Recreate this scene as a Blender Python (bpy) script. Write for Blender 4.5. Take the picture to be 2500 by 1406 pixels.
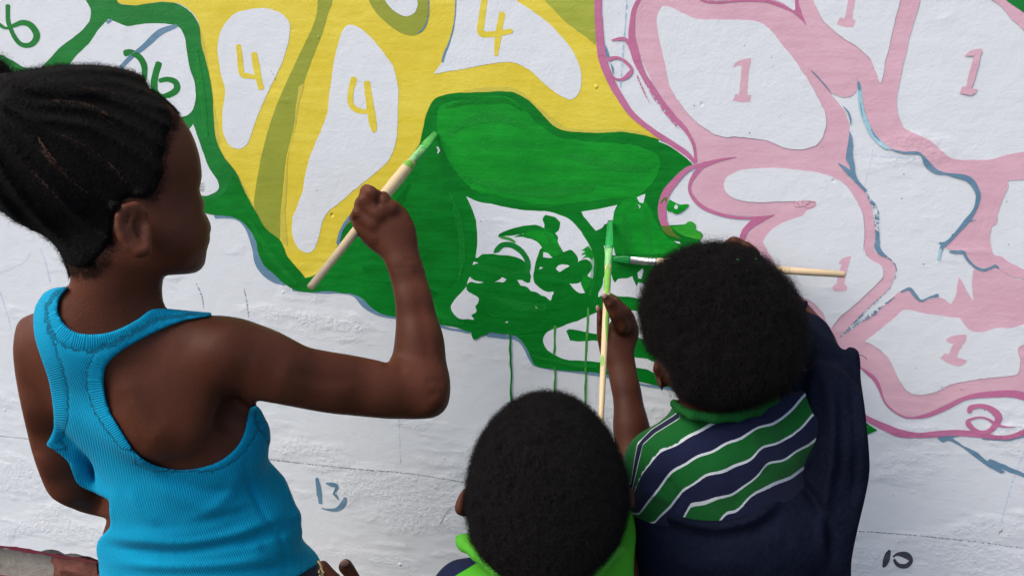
import bpy, math, random
import numpy as np
from mathutils import Vector, Matrix
from mathutils.geometry import tessellate_polygon

random.seed(7); RNG = np.random.default_rng(7)
for o in list(bpy.data.objects): bpy.data.objects.remove(o)
scene = bpy.context.scene
COL = scene.collection

# ------------------------------------------------------------------ camera
F = 1850.0; CX, CY = 1250.0, 703.0          # focal length and centre in photo pixels
WALL_D = 1.0                                 # camera to wall, square on
CAM_Z = 1.26
R_ = np.array([10000.0, -653.0, 1850.0]); R_ /= np.linalg.norm(R_)
U_ = np.array([50.0, 6000.0, 1850.0]); U_ -= R_*np.dot(R_, U_); U_ /= np.linalg.norm(U_)
N_ = np.cross(R_, U_)                        # out of the wall, towards the camera
CAMW = np.array([R_, -N_, U_])               # rows: world axes in camera coordinates
CAMP = np.array([0.0, -WALL_D, CAM_Z])
cam_d = bpy.data.cameras.new('camera'); cam = bpy.data.objects.new('camera', cam_d); COL.objects.link(cam)
M = Matrix([[*CAMW[0], CAMP[0]], [*CAMW[1], CAMP[1]], [*CAMW[2], CAMP[2]], [0, 0, 0, 1]])
cam.matrix_world = M
cam_d.sensor_width = 36.0; cam_d.lens = F/2500*36.0; cam_d.clip_start = 0.01; cam_d.clip_end = 500
scene.camera = cam

# ------------------------------------------------------------------ light
SUN_EL, SUN_AZ = 50.0, 234.0                 # azimuth clockwise from +Y
w = bpy.data.worlds.new('World'); scene.world = w; w.use_nodes = True
nt = w.node_tree; sky = nt.nodes.new('ShaderNodeTexSky'); sky.sky_type = 'NISHITA'; sky.sun_disc = False
sky.sun_elevation = math.radians(SUN_EL); sky.sun_rotation = math.radians(SUN_AZ)
sky.air_density = 1.0; sky.dust_density = 3.0; sky.ozone_density = 1.0
nt.links.new(sky.outputs[0], nt.nodes['Background'].inputs[0]); nt.nodes['Background'].inputs[1].default_value = 0.10
sd = bpy.data.lights.new('sun', 'SUN'); so = bpy.data.objects.new('sun', sd); COL.objects.link(so)
sd.energy = 1.5; sd.angle = math.radians(42); sd.color = (1.0, 0.925, 0.82)
dv = Vector((math.sin(math.radians(SUN_AZ))*math.cos(math.radians(SUN_EL)), math.cos(math.radians(SUN_AZ))*math.cos(math.radians(SUN_EL)), math.sin(math.radians(SUN_EL))))
so.rotation_euler = dv.to_track_quat('Z', 'Y').to_euler(); so.location = (0, -3, 4)
scene.view_settings.view_transform = 'Standard'; scene.view_settings.look = 'None'
scene.view_settings.gamma = 1; scene.view_settings.exposure = 0.94
scene.render.engine = 'CYCLES'

# ------------------------------------------------------------------ pixel -> place
def at(u, v, d):
    c = np.array([(u-CX)/F*d, -(v-CY)/F*d, -d]); return CAMW @ c + CAMP
def wall_at(u, v, off=0.0):
    c = np.array([(u-CX)/F, -(v-CY)/F, -1.0]); wv = CAMW @ c
    t = (WALL_D-off)/wv[1]; return CAMP + wv*t
def wall_depth(u, v):
    c = np.array([(u-CX)/F, -(v-CY)/F, -1.0]); return WALL_D/(CAMW @ c)[1]
def project(P):
    c = (P-CAMP) @ CAMW; d = -c[:, 2]
    return CX + c[:, 0]/d*F, CY - c[:, 1]/d*F, d

# ------------------------------------------------------------------ objects
def tag(o, label=None, cat=None, group=None, kind=None):
    if label: o['label'] = label
    if cat: o['category'] = cat
    if group: o['group'] = group
    if kind: o['kind'] = kind
    return o
def empty(name, loc):
    o = bpy.data.objects.new(name, None); COL.objects.link(o); o.location = [float(x) for x in loc]
    o.empty_display_size = 0.1; return o
def mesh_obj(name, verts, faces, mat, parent=None, smooth=True, attrs=None):
    me = bpy.data.meshes.new(name)
    verts = np.asarray(verts, dtype=np.float32)
    loc = np.array(parent.location, dtype=np.float32) if parent is not None else np.zeros(3, np.float32)
    if parent is not None and parent.parent is not None: loc = loc + np.array(parent.parent.location, dtype=np.float32)
    if isinstance(faces, np.ndarray):
        n = faces.shape[1]; me.vertices.add(len(verts)); me.vertices.foreach_set('co', (verts-loc).ravel())
        me.loops.add(faces.size); me.loops.foreach_set('vertex_index', faces.ravel().astype(np.int32))
        me.polygons.add(len(faces)); me.polygons.foreach_set('loop_start', np.arange(0, faces.size, n, dtype=np.int32))
        me.update(calc_edges=True)
    else:
        me.from_pydata([tuple(x) for x in (verts-loc)], [], faces)
    if smooth: me.polygons.foreach_set('use_smooth', np.ones(len(me.polygons), bool))
    for k, a in (attrs or {}).items():
        at_ = me.attributes.new(k, 'FLOAT', 'POINT'); at_.data.foreach_set('value', np.asarray(a, np.float32))
    if mat: me.materials.append(mat)
    me.validate(); me.update()
    o = bpy.data.objects.new(name, me); COL.objects.link(o)
    if parent is not None: o.parent = parent
    return o

# ------------------------------------------------------------------ materials
def lin(c):
    return tuple(((x/255)/12.92 if x/255 <= .04045 else ((x/255+.055)/1.055)**2.4) for x in c)
def N(t, ty, **kw):
    n = t.nodes.new(ty)
    for k, v in kw.items():
        if k in n.inputs: n.inputs[k].default_value = v
        else: setattr(n, k, v)
    return n
def relief_group():
    """the wall's own relief, shared by the bare render and every coat of paint on it"""
    g = bpy.data.node_groups.new('wall_relief', 'ShaderNodeTree')
    g.interface.new_socket('Height', in_out='OUTPUT', socket_type='NodeSocketFloat')
    go = g.nodes.new('NodeGroupOutput'); L = g.links.new
    geo = g.nodes.new('ShaderNodeNewGeometry')
    n1 = N(g, 'ShaderNodeTexNoise', Scale=260.0, Detail=3.0, Roughness=0.6); L(geo.outputs['Position'], n1.inputs['Vector'])
    n2 = N(g, 'ShaderNodeTexNoise', Scale=34.0, Detail=4.0, Roughness=0.55); L(geo.outputs['Position'], n2.inputs['Vector'])
    # coarse, crumbly patches in loose rows, stronger towards the foot of the wall
    mp = N(g, 'ShaderNodeMapping'); mp.inputs['Scale'].default_value = (5.0, 5.0, 11.0); L(geo.outputs['Position'], mp.inputs['Vector'])
    n3 = N(g, 'ShaderNodeTexNoise', Scale=1.0, Detail=3.0, Roughness=0.6); L(mp.outputs[0], n3.inputs['Vector'])
    sx = g.nodes.new('ShaderNodeSeparateXYZ'); L(geo.outputs['Position'], sx.inputs[0])
    zr = N(g, 'ShaderNodeMapRange'); zr.inputs['From Min'].default_value = 1.15; zr.inputs['From Max'].default_value = 0.55
    zr.inputs['To Min'].default_value = -0.14; zr.inputs['To Max'].default_value = 0.10; L(sx.outputs['Z'], zr.inputs['Value'])
    ad = N(g, 'ShaderNodeMath', operation='ADD'); L(n3.outputs['Fac'], ad.inputs[0]); L(zr.outputs[0], ad.inputs[1])
    rm = N(g, 'ShaderNodeMapRange', interpolation_type='SMOOTHSTEP'); rm.inputs['From Min'].default_value = 0.5; rm.inputs['From Max'].default_value = 0.66
    L(ad.outputs[0], rm.inputs['Value'])
    n4 = N(g, 'ShaderNodeTexNoise', Scale=110.0, Detail=5.0, Roughness=0.7); L(geo.outputs['Position'], n4.inputs['Vector'])
    m4 = N(g, 'ShaderNodeMath', operation='MULTIPLY'); L(rm.outputs[0], m4.inputs[0]); L(n4.outputs['Fac'], m4.inputs[1])
    # blisters and pits
    v = N(g, 'ShaderNodeTexVoronoi', Scale=24.0); v.inputs['Randomness'].default_value = 1.0; L(geo.outputs['Position'], v.inputs['Vector'])
    vr = N(g, 'ShaderNodeMapRange'); vr.inputs['From Min'].default_value = 0.0; vr.inputs['From Max'].default_value = 0.08
    vr.inputs['To Min'].default_value = 1.0; vr.inputs['To Max'].default_value = 0.0; L(v.outputs['Distance'], vr.inputs['Value'])
    wn = g.nodes.new('ShaderNodeSeparateColor'); L(v.outputs['Color'], wn.inputs[0])
    gt = N(g, 'ShaderNodeMapRange'); gt.inputs['From Min'].default_value = 0.0; gt.inputs['From Max'].default_value = 1.0
    gt.inputs['To Min'].default_value = -1.3; gt.inputs['To Max'].default_value = 1.3; L(wn.outputs[0], gt.inputs['Value'])
    pw = N(g, 'ShaderNodeMath', operation='POWER'); L(gt.outputs[0], pw.inputs[0]); pw.inputs[1].default_value = 5.0
    mv = N(g, 'ShaderNodeMath', operation='MULTIPLY'); L(vr.outputs[0], mv.inputs[0]); L(pw.outputs[0], mv.inputs[1])
    def mul(s, k):
        m = N(g, 'ShaderNodeMath', operation='MULTIPLY'); L(s, m.inputs[0]); m.inputs[1].default_value = k; return m.outputs[0]
    def add(a, b):
        m = N(g, 'ShaderNodeMath', operation='ADD'); L(a, m.inputs[0]); L(b, m.inputs[1]); return m.outputs[0]
    h = add(add(mul(n1.outputs['Fac'], 0.00038), mul(n2.outputs['Fac'], 0.0012)), add(mul(m4.outputs[0], 0.0026), mul(mv.outputs[0], 0.0009)))
    L(h, go.inputs[0]); return g
RELIEF = relief_group()
def paint_mat(name, col, col2=None, rough=0.5, streak=0.25, alpha_edge=None, dry=0.0, streak_rot=0.6, spec=0.35):
    m = bpy.data.materials.new(name); m.use_nodes = True; t = m.node_tree; L = t.links.new; b = t.nodes['Principled BSDF']
    geo = t.nodes.new('ShaderNodeNewGeometry')
    mp = N(t, 'ShaderNodeMapping'); mp.inputs['Rotation'].default_value = (0, streak_rot, 0); mp.inputs['Scale'].default_value = (12, 12, 95)
    L(geo.outputs['Position'], mp.inputs['Vector'])
    ns = N(t, 'ShaderNodeTexNoise', Scale=1.0, Detail=4.0, Roughness=0.65); L(mp.outputs[0], ns.inputs['Vector'])
    nb = N(t, 'ShaderNodeTexNoise', Scale=9.0, Detail=4.0, Roughness=0.6); L(geo.outputs['Position'], nb.inputs['Vector'])
    mx0 = N(t, 'ShaderNodeMath', operation='MULTIPLY'); L(ns.outputs['Fac'], mx0.inputs[0]); L(nb.outputs['Fac'], mx0.inputs[1])
    rp = N(t, 'ShaderNodeMapRange'); rp.inputs['From Min'].default_value = 0.16; rp.inputs['From Max'].default_value = 0.36; L(mx0.outputs[0], rp.inputs['Value'])
    c2 = col2 or tuple(min(1, x*1.25) for x in col)
    mix = N(t, 'ShaderNodeMix', data_type='RGBA'); mix.inputs['A'].default_value = (*col, 1); mix.inputs['B'].default_value = (*c2, 1)
    sc = N(t, 'ShaderNodeMath', operation='MULTIPLY'); L(rp.outputs[0], sc.inputs[0]); sc.inputs[1].default_value = streak*2.2
    L(sc.outputs[0], mix.inputs['Factor']); L(mix.outputs['Result'], b.inputs['Base Color'])
    b.inputs['Roughness'].default_value = rough; b.inputs['Specular IOR Level'].default_value = spec
    rg = t.nodes.new('ShaderNodeGroup'); rg.node_tree = RELIEF
    sm = N(t, 'ShaderNodeMath', operation='MULTIPLY_ADD'); L(ns.outputs['Fac'], sm.inputs[0]); sm.inputs[1].default_value = 0.0004*streak*2; L(rg.outputs[0], sm.inputs[2])
    bp = N(t, 'ShaderNodeBump'); bp.inputs['Strength'].default_value = 0.8; bp.inputs['Distance'].default_value = 1.0
    L(sm.outputs[0], bp.inputs['Height']); L(bp.outputs[0], b.inputs['Normal'])
    if dry > 0:      # a nearly dry brush: paint only on the high grain of the wall
        nd = N(t, 'ShaderNodeTexNoise', Scale=420.0, Detail=2.0); L(geo.outputs['Position'], nd.inputs['Vector'])
        cr = N(t, 'ShaderNodeMapRange'); cr.inputs['From Min'].default_value = dry-0.02; cr.inputs['From Max'].default_value = dry+0.02; L(nd.outputs['Fac'], cr.inputs['Value'])
        L(cr.outputs[0], b.inputs['Alpha'])
    if alpha_edge: b.inputs['Alpha'].default_value = alpha_edge
    return m
def simple_mat(name, col, rough=0.6, spec=0.3, noise=0.0, scale=60, bump=0.0, metal=0.0, sss=0.0, sheen=0.0, stretch=(1, 1, 1)):
    m = bpy.data.materials.new(name); m.use_nodes = True; t = m.node_tree; L = t.links.new; b = t.nodes['Principled BSDF']
    b.inputs['Roughness'].default_value = rough; b.inputs['Specular IOR Level'].default_value = spec; b.inputs['Metallic'].default_value = metal
    tc = t.nodes.new('ShaderNodeTexCoord'); mp = N(t, 'ShaderNodeMapping'); mp.inputs['Scale'].default_value = stretch; L(tc.outputs['Object'], mp.inputs['Vector'])
    n = N(t, 'ShaderNodeTexNoise', Scale=float(scale), Detail=5.0, Roughness=0.6); L(mp.outputs[0], n.inputs['Vector'])
    mix = N(t, 'ShaderNodeMix', data_type='RGBA'); mix.inputs['A'].default_value = (*[x*(1-noise) for x in col], 1); mix.inputs['B'].default_value = (*[min(1, x*(1+noise)) for x in col], 1)
    L(n.outputs['Fac'], mix.inputs['Factor']); L(mix.outputs['Result'], b.inputs['Base Color'])
    if bump:
        bp = N(t, 'ShaderNodeBump'); bp.inputs['Strength'].default_value = 1.0; bp.inputs['Distance'].default_value = bump
        L(n.outputs['Fac'], bp.inputs['Height']); L(bp.outputs[0], b.inputs['Normal'])
    if sss: b.inputs['Subsurface Weight'].default_value = sss; b.inputs['Subsurface Radius'].default_value = (0.008, 0.003, 0.002); b.inputs['Subsurface Scale'].default_value = 1.0
    if sheen: b.inputs['Sheen Weight'].default_value = sheen; b.inputs['Sheen Roughness'].default_value = 0.5
    return m

WHITE = paint_mat('white_wall_paint', (0.73, 0.765, 0.81), (0.79, 0.82, 0.86), rough=0.55, streak=0.14)
YELLOW = paint_mat('yellow_paint', (0.74, 0.58, 0.040), (0.83, 0.69, 0.085), rough=0.45, streak=0.4)
YELLOWTHIN = paint_mat('thin_yellow_green_paint', (0.58, 0.50, 0.07), rough=0.45, streak=0.3)
OLIVE = paint_mat('olive_paint', (0.30, 0.34, 0.035), (0.36, 0.40, 0.05), rough=0.45, streak=0.3)
OLIVE2 = paint_mat('light_olive_paint', (0.34, 0.39, 0.04), (0.42, 0.47, 0.06), rough=0.45, streak=0.5)
GREEN = paint_mat('dark_green_paint', (0.0, 0.16, 0.012), (0.003, 0.235, 0.022), rough=0.45, streak=0.4, spec=0.2)
GREEN2 = paint_mat('bright_green_paint', (0.003, 0.235, 0.018), (0.008, 0.33, 0.025), rough=0.42, streak=0.5, streak_rot=0.1, spec=0.2)
GREEN3 = paint_mat('fresh_green_paint', (0.020, 0.33, 0.03), (0.06, 0.42, 0.04), rough=0.25, streak=0.5, streak_rot=1.2, spec=0.5)
GREENUP = paint_mat('first_coat_green_paint', (0.002, 0.18, 0.024), (0.008, 0.23, 0.035), rough=0.4, streak=0.45, streak_rot=1.4)
GREENDRY = paint_mat('dry_green_paint', (0.010, 0.20, 0.03), rough=0.4, dry=0.5)
DRIP = paint_mat('thin_green_drip_paint', (0.09, 0.36, 0.07), (0.05, 0.28, 0.05), rough=0.25, streak=0.6, spec=0.5)
MUD = paint_mat('green_over_pink_paint', (0.10, 0.17, 0.025), rough=0.4, streak=0.5)
PINK = paint_mat('light_pink_paint', (0.68, 0.40, 0.49), (0.76, 0.48, 0.57), rough=0.5, streak=0.4)
PINKDRY = paint_mat('dry_light_pink_paint', (0.68, 0.40, 0.49), dry=0.47)
ROSE = paint_mat('dark_pink_paint', (0.52, 0.155, 0.30), (0.58, 0.20, 0.36), rough=0.45, streak=0.35)
ROSEDRY = paint_mat('dry_dark_pink_paint', (0.55, 0.18, 0.33), dry=0.5)
BLUE = paint_mat('grey_blue_paint', (0.12, 0.24, 0.36), (0.17, 0.30, 0.42), rough=0.45, streak=0.5)
BLUEDRY = paint_mat('dry_grey_blue_paint', (0.12, 0.24, 0.34), dry=0.5)
CYANP = paint_mat('pale_blue_paint', (0.32, 0.58, 0.70), (0.42, 0.66, 0.76), rough=0.35, streak=0.5)
CHALK = paint_mat('blue_chalk', (0.30, 0.48, 0.74), dry=0.47)
CHALKF = paint_mat('faint_blue_chalk', (0.50, 0.62, 0.78), dry=0.52)
CRACK = paint_mat('hairline_crack', (0.22, 0.23, 0.25), dry=0.49)
BLACKP = paint_mat('charcoal_paint', (0.035, 0.038, 0.055), (0.08, 0.08, 0.1), rough=0.5, streak=0.5)
FLECK = paint_mat('old_paint_fleck', (0.03, 0.03, 0.035))  # dark specks, one even colour

# ------------------------------------------------------------------ tracing frames
TF = dict(S=(0, 0, 1), Q1=(0, 0, .5), Q2=(1250, 0, .5), Q3=(0, 703, .5), Q4=(1250, 703, .5),
          A1=(1050, 460, .16), A2=(1050, 660, .16), A3=(1350, 440, .16), A4=(1300, 640, .16), A5=(1300, 820, .16),
          B1=(1400, 0, .224), B2=(1940, 0, .224), B3=(1560, 300, .224), B4=(1940, 300, .224), B5=(1940, 560, .224), B6=(1940, 820, .224))
def P(s):
    """'B2 10,20 30,40c A1 5,6' -> list of (x, y, corner) in photo pixels"""
    out = []; fr = TF['S']
    for tok in s.split():
        if tok in TF: fr = TF[tok]; continue
        c = tok.endswith('c'); x, y = tok.rstrip('c').split(',')[:2]
        out.append((fr[0]+float(x)*fr[2], fr[1]+float(y)*fr[2], c))
    return out
def K(s):
    """same with a width: 'B2 10,20,5'"""
    out = []; fr = TF['S']
    for tok in s.split():
        if tok in TF: fr = TF[tok]; continue
        x, y, wd = [float(q) for q in tok.split(',')]
        out.append((fr[0]+x*fr[2], fr[1]+y*fr[2], wd*fr[2]))
    return out
def cr(p0, p1, p2, p3, t):
    return 0.5*((2*p1)+(-p0+p2)*t+(2*p0-5*p1+4*p2-p3)*t*t+(-p0+3*p1-3*p2+p3)*t**3)
def smooth_closed(pts, step=6.0):
    n = len(pts); A = [np.array(p[:2], float) for p in pts]; out = []
    for i in range(n):
        p1, p2 = A[i], A[(i+1) % n]
        p0 = p1 if pts[i][2] else A[i-1]
        p3 = p2 if pts[(i+1) % n][2] else A[(i+2) % n]
        L = np.linalg.norm(p2-p1); k = max(1, int(L/step))
        lim = L*1.0                                   # keep tangents from overshooting on uneven spacing
        a = p1-p0; la = np.linalg.norm(a); p0 = p1-a*min(1, lim/(la+1e-9)) if la > 0 else p0
        b_ = p3-p2; lb = np.linalg.norm(b_); p3 = p2+b_*min(1, lim/(lb+1e-9)) if lb > 0 else p3
        for j in range(k): out.append(cr(p0, p1, p2, p3, j/k))
    return np.array(out)
def smooth_open(K_, step=5.0):
    A = [np.array(k, float) for k in K_]; n = len(A); out = []
    for i in range(n-1):
        p1, p2 = A[i], A[i+1]; p0 = A[i-1] if i > 0 else p1; p3 = A[i+2] if i+2 < n else p2
        k = max(1, int(np.linalg.norm((p2-p1)[:2])/step))
        for j in range(k): out.append(cr(p0, p1, p2, p3, j/k))
    out.append(A[-1]); return np.array(out)
def fnoise(n, rough, r):
    """smooth closed noise"""
    v = np.zeros(n)
    for f_, a in ((max(3, n//40), 1.0), (max(5, n//12), .6), (max(7, n//3), .55)):
        kk = r.normal(size=f_); x = np.arange(n)/n*f_; i = x.astype(int); fr = x-i
        fr = fr*fr*(3-2*fr); v += a*(kk[i % f_]*(1-fr)+kk[(i+1) % f_]*fr)
    return v*rough
wall = empty('mural_wall', (0, 0, 0))
_lay = {}
def lift(layer):
    _lay[layer] = _lay.get(layer, 0)+1
    return 0.00013*layer+0.000002*_lay[layer]
def sheet(name, outline, mat, layer, rough=0.8, label=None, seed=None):
    """one coat of paint: an outline on the wall plane, its edge uneven as a brush leaves it"""
    r = np.random.default_rng(seed if seed is not None else int(abs(outline[:, 0].sum()*7+outline[:, 1].sum())) % 99991)
    n = len(outline); t = np.roll(outline, -1, 0)-np.roll(outline, 1, 0); t /= (np.linalg.norm(t, axis=1, keepdims=True)+1e-9)
    nn = np.stack([t[:, 1], -t[:, 0]], 1)
    o2 = outline + nn*fnoise(n, rough, r)[:, None]*0.8
    pts = [Vector((float(a), float(b), 0)) for a, b in o2]
    tris = tessellate_polygon([pts])
    off = lift(layer)
    V = [wall_at(a, b, off) for a, b in o2]
    fs = []
    for a, b, c in tris:
        nr = np.cross(V[b]-V[a], V[c]-V[a])
        fs.append((a, b, c) if nr[1] < 0 else (a, c, b))
    ob = mesh_obj(name, V, fs, mat, wall, smooth=False)
    if label: ob['label'] = label
    return ob
def area(name, s, mat, layer, rough=0.8, label=None, step=4.0):
    return sheet(name, smooth_closed(P(s), step), mat, layer, rough, label)
def stroke(name, s, mat, layer, rough=0.5, label=None, closed=False, step=4.0, parts=None):
    k = smooth_open(K(s), step); c = k[:, :2]; wd = np.maximum(k[:, 2], .6)/2
    t = np.gradient(c, axis=0); t /= (np.linalg.norm(t, axis=1, keepdims=True)+1e-9); nn = np.stack([t[:, 1], -t[:, 0]], 1)
    r = np.random.default_rng(int(abs(c.sum())) % 9973); m = len(c)
    a = c+nn*(wd+fnoise(m, rough*.6, r)*np.minimum(1, wd/3))[:, None]; b = c-nn*(wd+fnoise(m, rough*.6, r)*np.minimum(1, wd/3))[:, None]
    off = lift(layer)
    V = [wall_at(x, y, off+7e-5*i/m) for i, (x, y) in enumerate(a)]+[wall_at(x, y, off+7e-5*i/m) for i, (x, y) in enumerate(b)]
    F_ = [(i, i+1, m+i+1, m+i) for i in range(m-1)]
    # rounded ends
    for e, dr in ((0, -1), (m-1, 1)):
        base = len(V); ang = np.linspace(0, math.pi, 7)[1:-1]
        for q in ang:
            p = c[e]+nn[e]*wd[e]*math.cos(q)+t[e]*dr*wd[e]*math.sin(q)*.6; V.append(wall_at(p[0], p[1], off+7e-5*e/m))
        F_.append(tuple([e]+list(range(base, base+len(ang)))+[m+e]))
    fs = []
    for f in F_:
        nr = np.cross(V[f[1]]-V[f[0]], V[f[2]]-V[f[0]]); fs.append(f if nr[1] < 0 else tuple(reversed(f)))
    ob = mesh_obj(name, V, fs, mat, wall, smooth=False)
    if label: ob['label'] = label
    return ob

# ------------------------------------------------------------------ ground and wall
GROUND = simple_mat('dark_asphalt', (0.045, 0.044, 0.042), rough=0.9, noise=0.3, scale=14, bump=0.004)  # colour kept dark so less light bounces onto the lower wall
gv = [(-60, -60, 0), (60, -60, 0), (60, 60, 0), (-60, 60, 0)]
tag(mesh_obj('ground', gv, [(0, 1, 2, 3)], GROUND, smooth=False), kind='structure')

tag(wall, 'white painted block wall carrying a half finished paint-by-number mural', 'wall')
ZB = 0.371                                    # lower edge of the render
def box(x0, x1, y0, y1, z0, z1):
    v = [(x, y, z) for z in (z0, z1) for y in (y0, y1) for x in (x0, x1)]
    f = [(0, 2, 3, 1), (4, 5, 7, 6), (0, 1, 5, 4), (2, 6, 7, 3), (0, 4, 6, 2), (1, 3, 7, 5)]
    return v, f
WX0, WX1, WZ1 = -3.2, 3.2, 2.6
def wall_render():
    # front face with a ragged lower edge, real thickness behind
    xs = np.linspace(WX0, WX1, 500); r = np.random.default_rng(3)
    e = fnoise(500, 0.006, r)+r.normal(size=500)*.0025; e2 = fnoise(500, 0.003, r)
    V = []; Fc = []
    zb = ZB+e
    rows = [[(x, 0.0, WZ1) for x in xs], [(x, 0.0, z+0.006) for x, z in zip(xs, zb)], [(x, 0.006+abs(q)*.3, z) for x, z, q in zip(xs, zb, e2)],
            [(x, 0.03, z+0.002) for x, z in zip(xs, zb)]]
    for rw in rows: V += rw
    n = 500
    for k in range(3):
        for i in range(n-1): Fc.append((k*n+i, (k+1)*n+i, (k+1)*n+i+1, k*n+i+1))
    return V, Fc
V, Fc = wall_render(); mesh_obj('render_coat', V, Fc, WHITE, wall, smooth=False)
CORE = simple_mat('old_mortar', (0.30, 0.27, 0.235), rough=0.95, noise=0.35, scale=60, bump=0.004)
v, f = box(WX0, WX1, 0.022, 0.25, -0.02, WZ1+.01); mesh_obj('masonry_core', v, f, CORE, wall, smooth=False)
BRICK = simple_mat('worn_red_brick', (0.17, 0.06, 0.045), rough=0.9, noise=0.5, scale=45, bump=0.004)
BRICKP = simple_mat('brick_with_old_maroon_paint', (0.16, 0.02, 0.035), rough=0.6, noise=0.4, scale=80, bump=0.003)
BRICKG = simple_mat('mortar_smeared_brick', (0.25, 0.20, 0.165), rough=0.95, noise=0.5, scale=50, bump=0.005)
def brick_mesh(name, seed, mat):
    r = np.random.default_rng(seed); L_, H_, D_ = 0.102, 0.054, 0.09
    import bmesh
    bm = bmesh.new(); bmesh.ops.create_cube(bm, size=1.0)
    bmesh.ops.subdivide_edges(bm, edges=bm.edges[:], cuts=3, use_grid_fill=True)
    for v_ in bm.verts:
        e_ = (abs(v_.co.x) > .45)+(abs(v_.co.z) > .45)+(abs(v_.co.y) > .45)
        v_.co.x *= L_; v_.co.y *= D_; v_.co.z *= H_
        v_.co += Vector(r.normal(size=3)*0.0022)
        if e_ >= 2: v_.co *= 0.93+r.uniform(-.05, .03)
    me = bpy.data.meshes.new(name); bm.to_mesh(me); bm.free(); me.materials.append(mat); return me
bms = [brick_mesh('brick', s, m_) for s, m_ in ((1, BRICK), (2, BRICKP), (3, BRICKG), (4, BRICK), (5, BRICK), (6, BRICKP), (7, BRICKG))]
rb = random.Random(5); z = ZB-0.034; row = 0
while row < 5:
    x = -2.5+(0.055 if row % 2 else 0)
    while x < 2.5:
        me = (rb.choice([bms[1], bms[5], bms[0], bms[2]]) if row == 0 else rb.choice(bms))
        if rb.random() > .05:
            o = bpy.data.objects.new('brick', me); COL.objects.link(o); o.parent = wall
            o.location = (x, 0.050+rb.uniform(-.004, .012), z+rb.uniform(-.003, .003)); o.rotation_euler = (rb.uniform(-.05, .05), rb.uniform(-.03, .03)+rb.choice([0, math.pi]), rb.uniform(-.04, .04))
        x += 0.113*rb.uniform(.97, 1.06)
    z -= 0.068; row += 1

# ------------------------------------------------------------------ the mural
# pencil and chalk lines, cracks
def line(name, s, mat, layer=1, label=None): return stroke(name, s, mat, layer, rough=0.25, label=label, step=6.0)
for s in ('B1 580,0,9 560,300,9 535,620,9 510,950,9', ): line('chalk_line', s, CHALK, 7)
for s in ('B1 1140,120,10 1110,400,10 1070,750,22 1065,950,26', 'B4 870,200,8 830,420,8 760,680,8', 'B4 695,940,9 640,1200,8 590,1406,8',
          'B5 650,0,9 620,160,10 585,290,9', 'B5 490,690,14 440,880,12 405,1070,12', 'B4 645,345,7 900,365,7 1150,380,12 1400,390,8',
          'B6 1150,365,8 1500,400,8 2000,450,8', 'Q4 2500,800,8 2440,960,8 2385,1160,6', 'Q1 1815,190,5 1830,400,5 1850,620,5 1862,830,5',
          'Q1 195,1210,6 225,1290,6 245,1375,10', 'Q3 0,20,7 30,110,7 55,200,6', 'A5 1030,220,16 1000,600,10 965,1100,12', 'A3 880,400,12 868,580,12',
          'Q3 1948,630,4 1955,850,4', 'S 1505,1080,3 1500,1406,3'):
    line('chalk_line', s, CHALKF, 1)
for s in ('Q3 1310,835,8 1500,858,5 1760,885,6 2000,905,5 2270,948,5', 'Q3 0,722,5 80,730,4 160,738,5', 'Q4 1690,1186,5 1900,1200,5 2200,1230,5 2500,1268,5 2700,1290,5',
          'Q4 2395,1180,8 2370,1205,4', 'Q3 1955,830,6 1957,852,3', 'Q1 1040,555,2 1130,560,3', 'Q1 1650,570,3 1940,592,3',
          'Q3 2150,1150,6 2185,1090,4 2230,1060,4', 'Q3 960,-20,5 985,40,6 995,100,5', 'Q3 1190,0,4 1205,70,5 1215,150,4', 'Q3 1060,1360,5 1120,1380,4'):
    line('hairline_crack', s, CRACK, 1)
# yellow field, olive stripes and the bare cells left in them
area('yellow_field', 'S 285,-420c 282,0 292,10 330,14 400,5 435,10 465,28 485,60 490,110 500,150 515,210 518,270 525,335 545,380 575,420 600,475 625,520 650,560 683,587 700,625 725,655 742,682c 780,672 830,640 900,600 1000,500 1100,400 1300,350 1620,350c 1600,325 1560,290 1510,220 1480,160 1465,100 1462,0 1462,-420c', YELLOW, 2, 1.0)
area('thin_yellow_edge', 'S 455,20c 480,50 500,110 512,200 530,300 540,370 560,400c 590,440 620,505c 600,480 560,410 528,340 520,270 514,205 498,150 488,110 482,60', YELLOWTHIN, 3)
area('thin_yellow_edge', 'S 1130,222c 1200,212 1262,218 1300,245 1345,285 1385,312 1450,318 1540,317 1612,338c 1540,330 1440,328 1375,322 1340,300 1300,258 1250,232 1180,228', YELLOWTHIN, 3)
area('olive_stripe', 'S 788,-420c 818,-420c 812,0 800,40 785,90 765,140 740,210 725,270 715,320 700,380 692,450 685,520 683,592c 650,562 625,520 620,495 625,450 635,400 645,350 660,300 680,245 705,190 730,135 755,85 775,30', OLIVE, 3, .7)
area('thin_yellow_edge', 'S 730,212c 742,205 728,262 718,320 704,380 700,450 696,520 700,600 686,580c 688,520 695,450 703,380 718,320 722,262', YELLOWTHIN, 4)
area('olive_loop', 'S 890,-420c 900,0 920,32 950,60 980,80 1012,87 1030,75 1042,50 1048,0 1048,-420c', OLIVE, 3)
area('olive_corner', 'S 1318,-420c 1330,0 1352,25 1375,50 1400,70 1425,88 1448,108 1455,114c 1462,0 1460,-420c', OLIVE2, 3)
area('bare_cell', 'S 935,-420c 940,0 955,20 975,35 990,40 1010,33 1019,12 1024,-420c', WHITE, 4)
area('bare_cell', 'S 570,36 600,25 650,21 690,36 708,60 705,100 690,150 660,210 635,265 615,320 603,352 585,364 560,355 545,325 543,280 548,220 537,170 532,110 545,65', WHITE, 4, .9)
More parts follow.
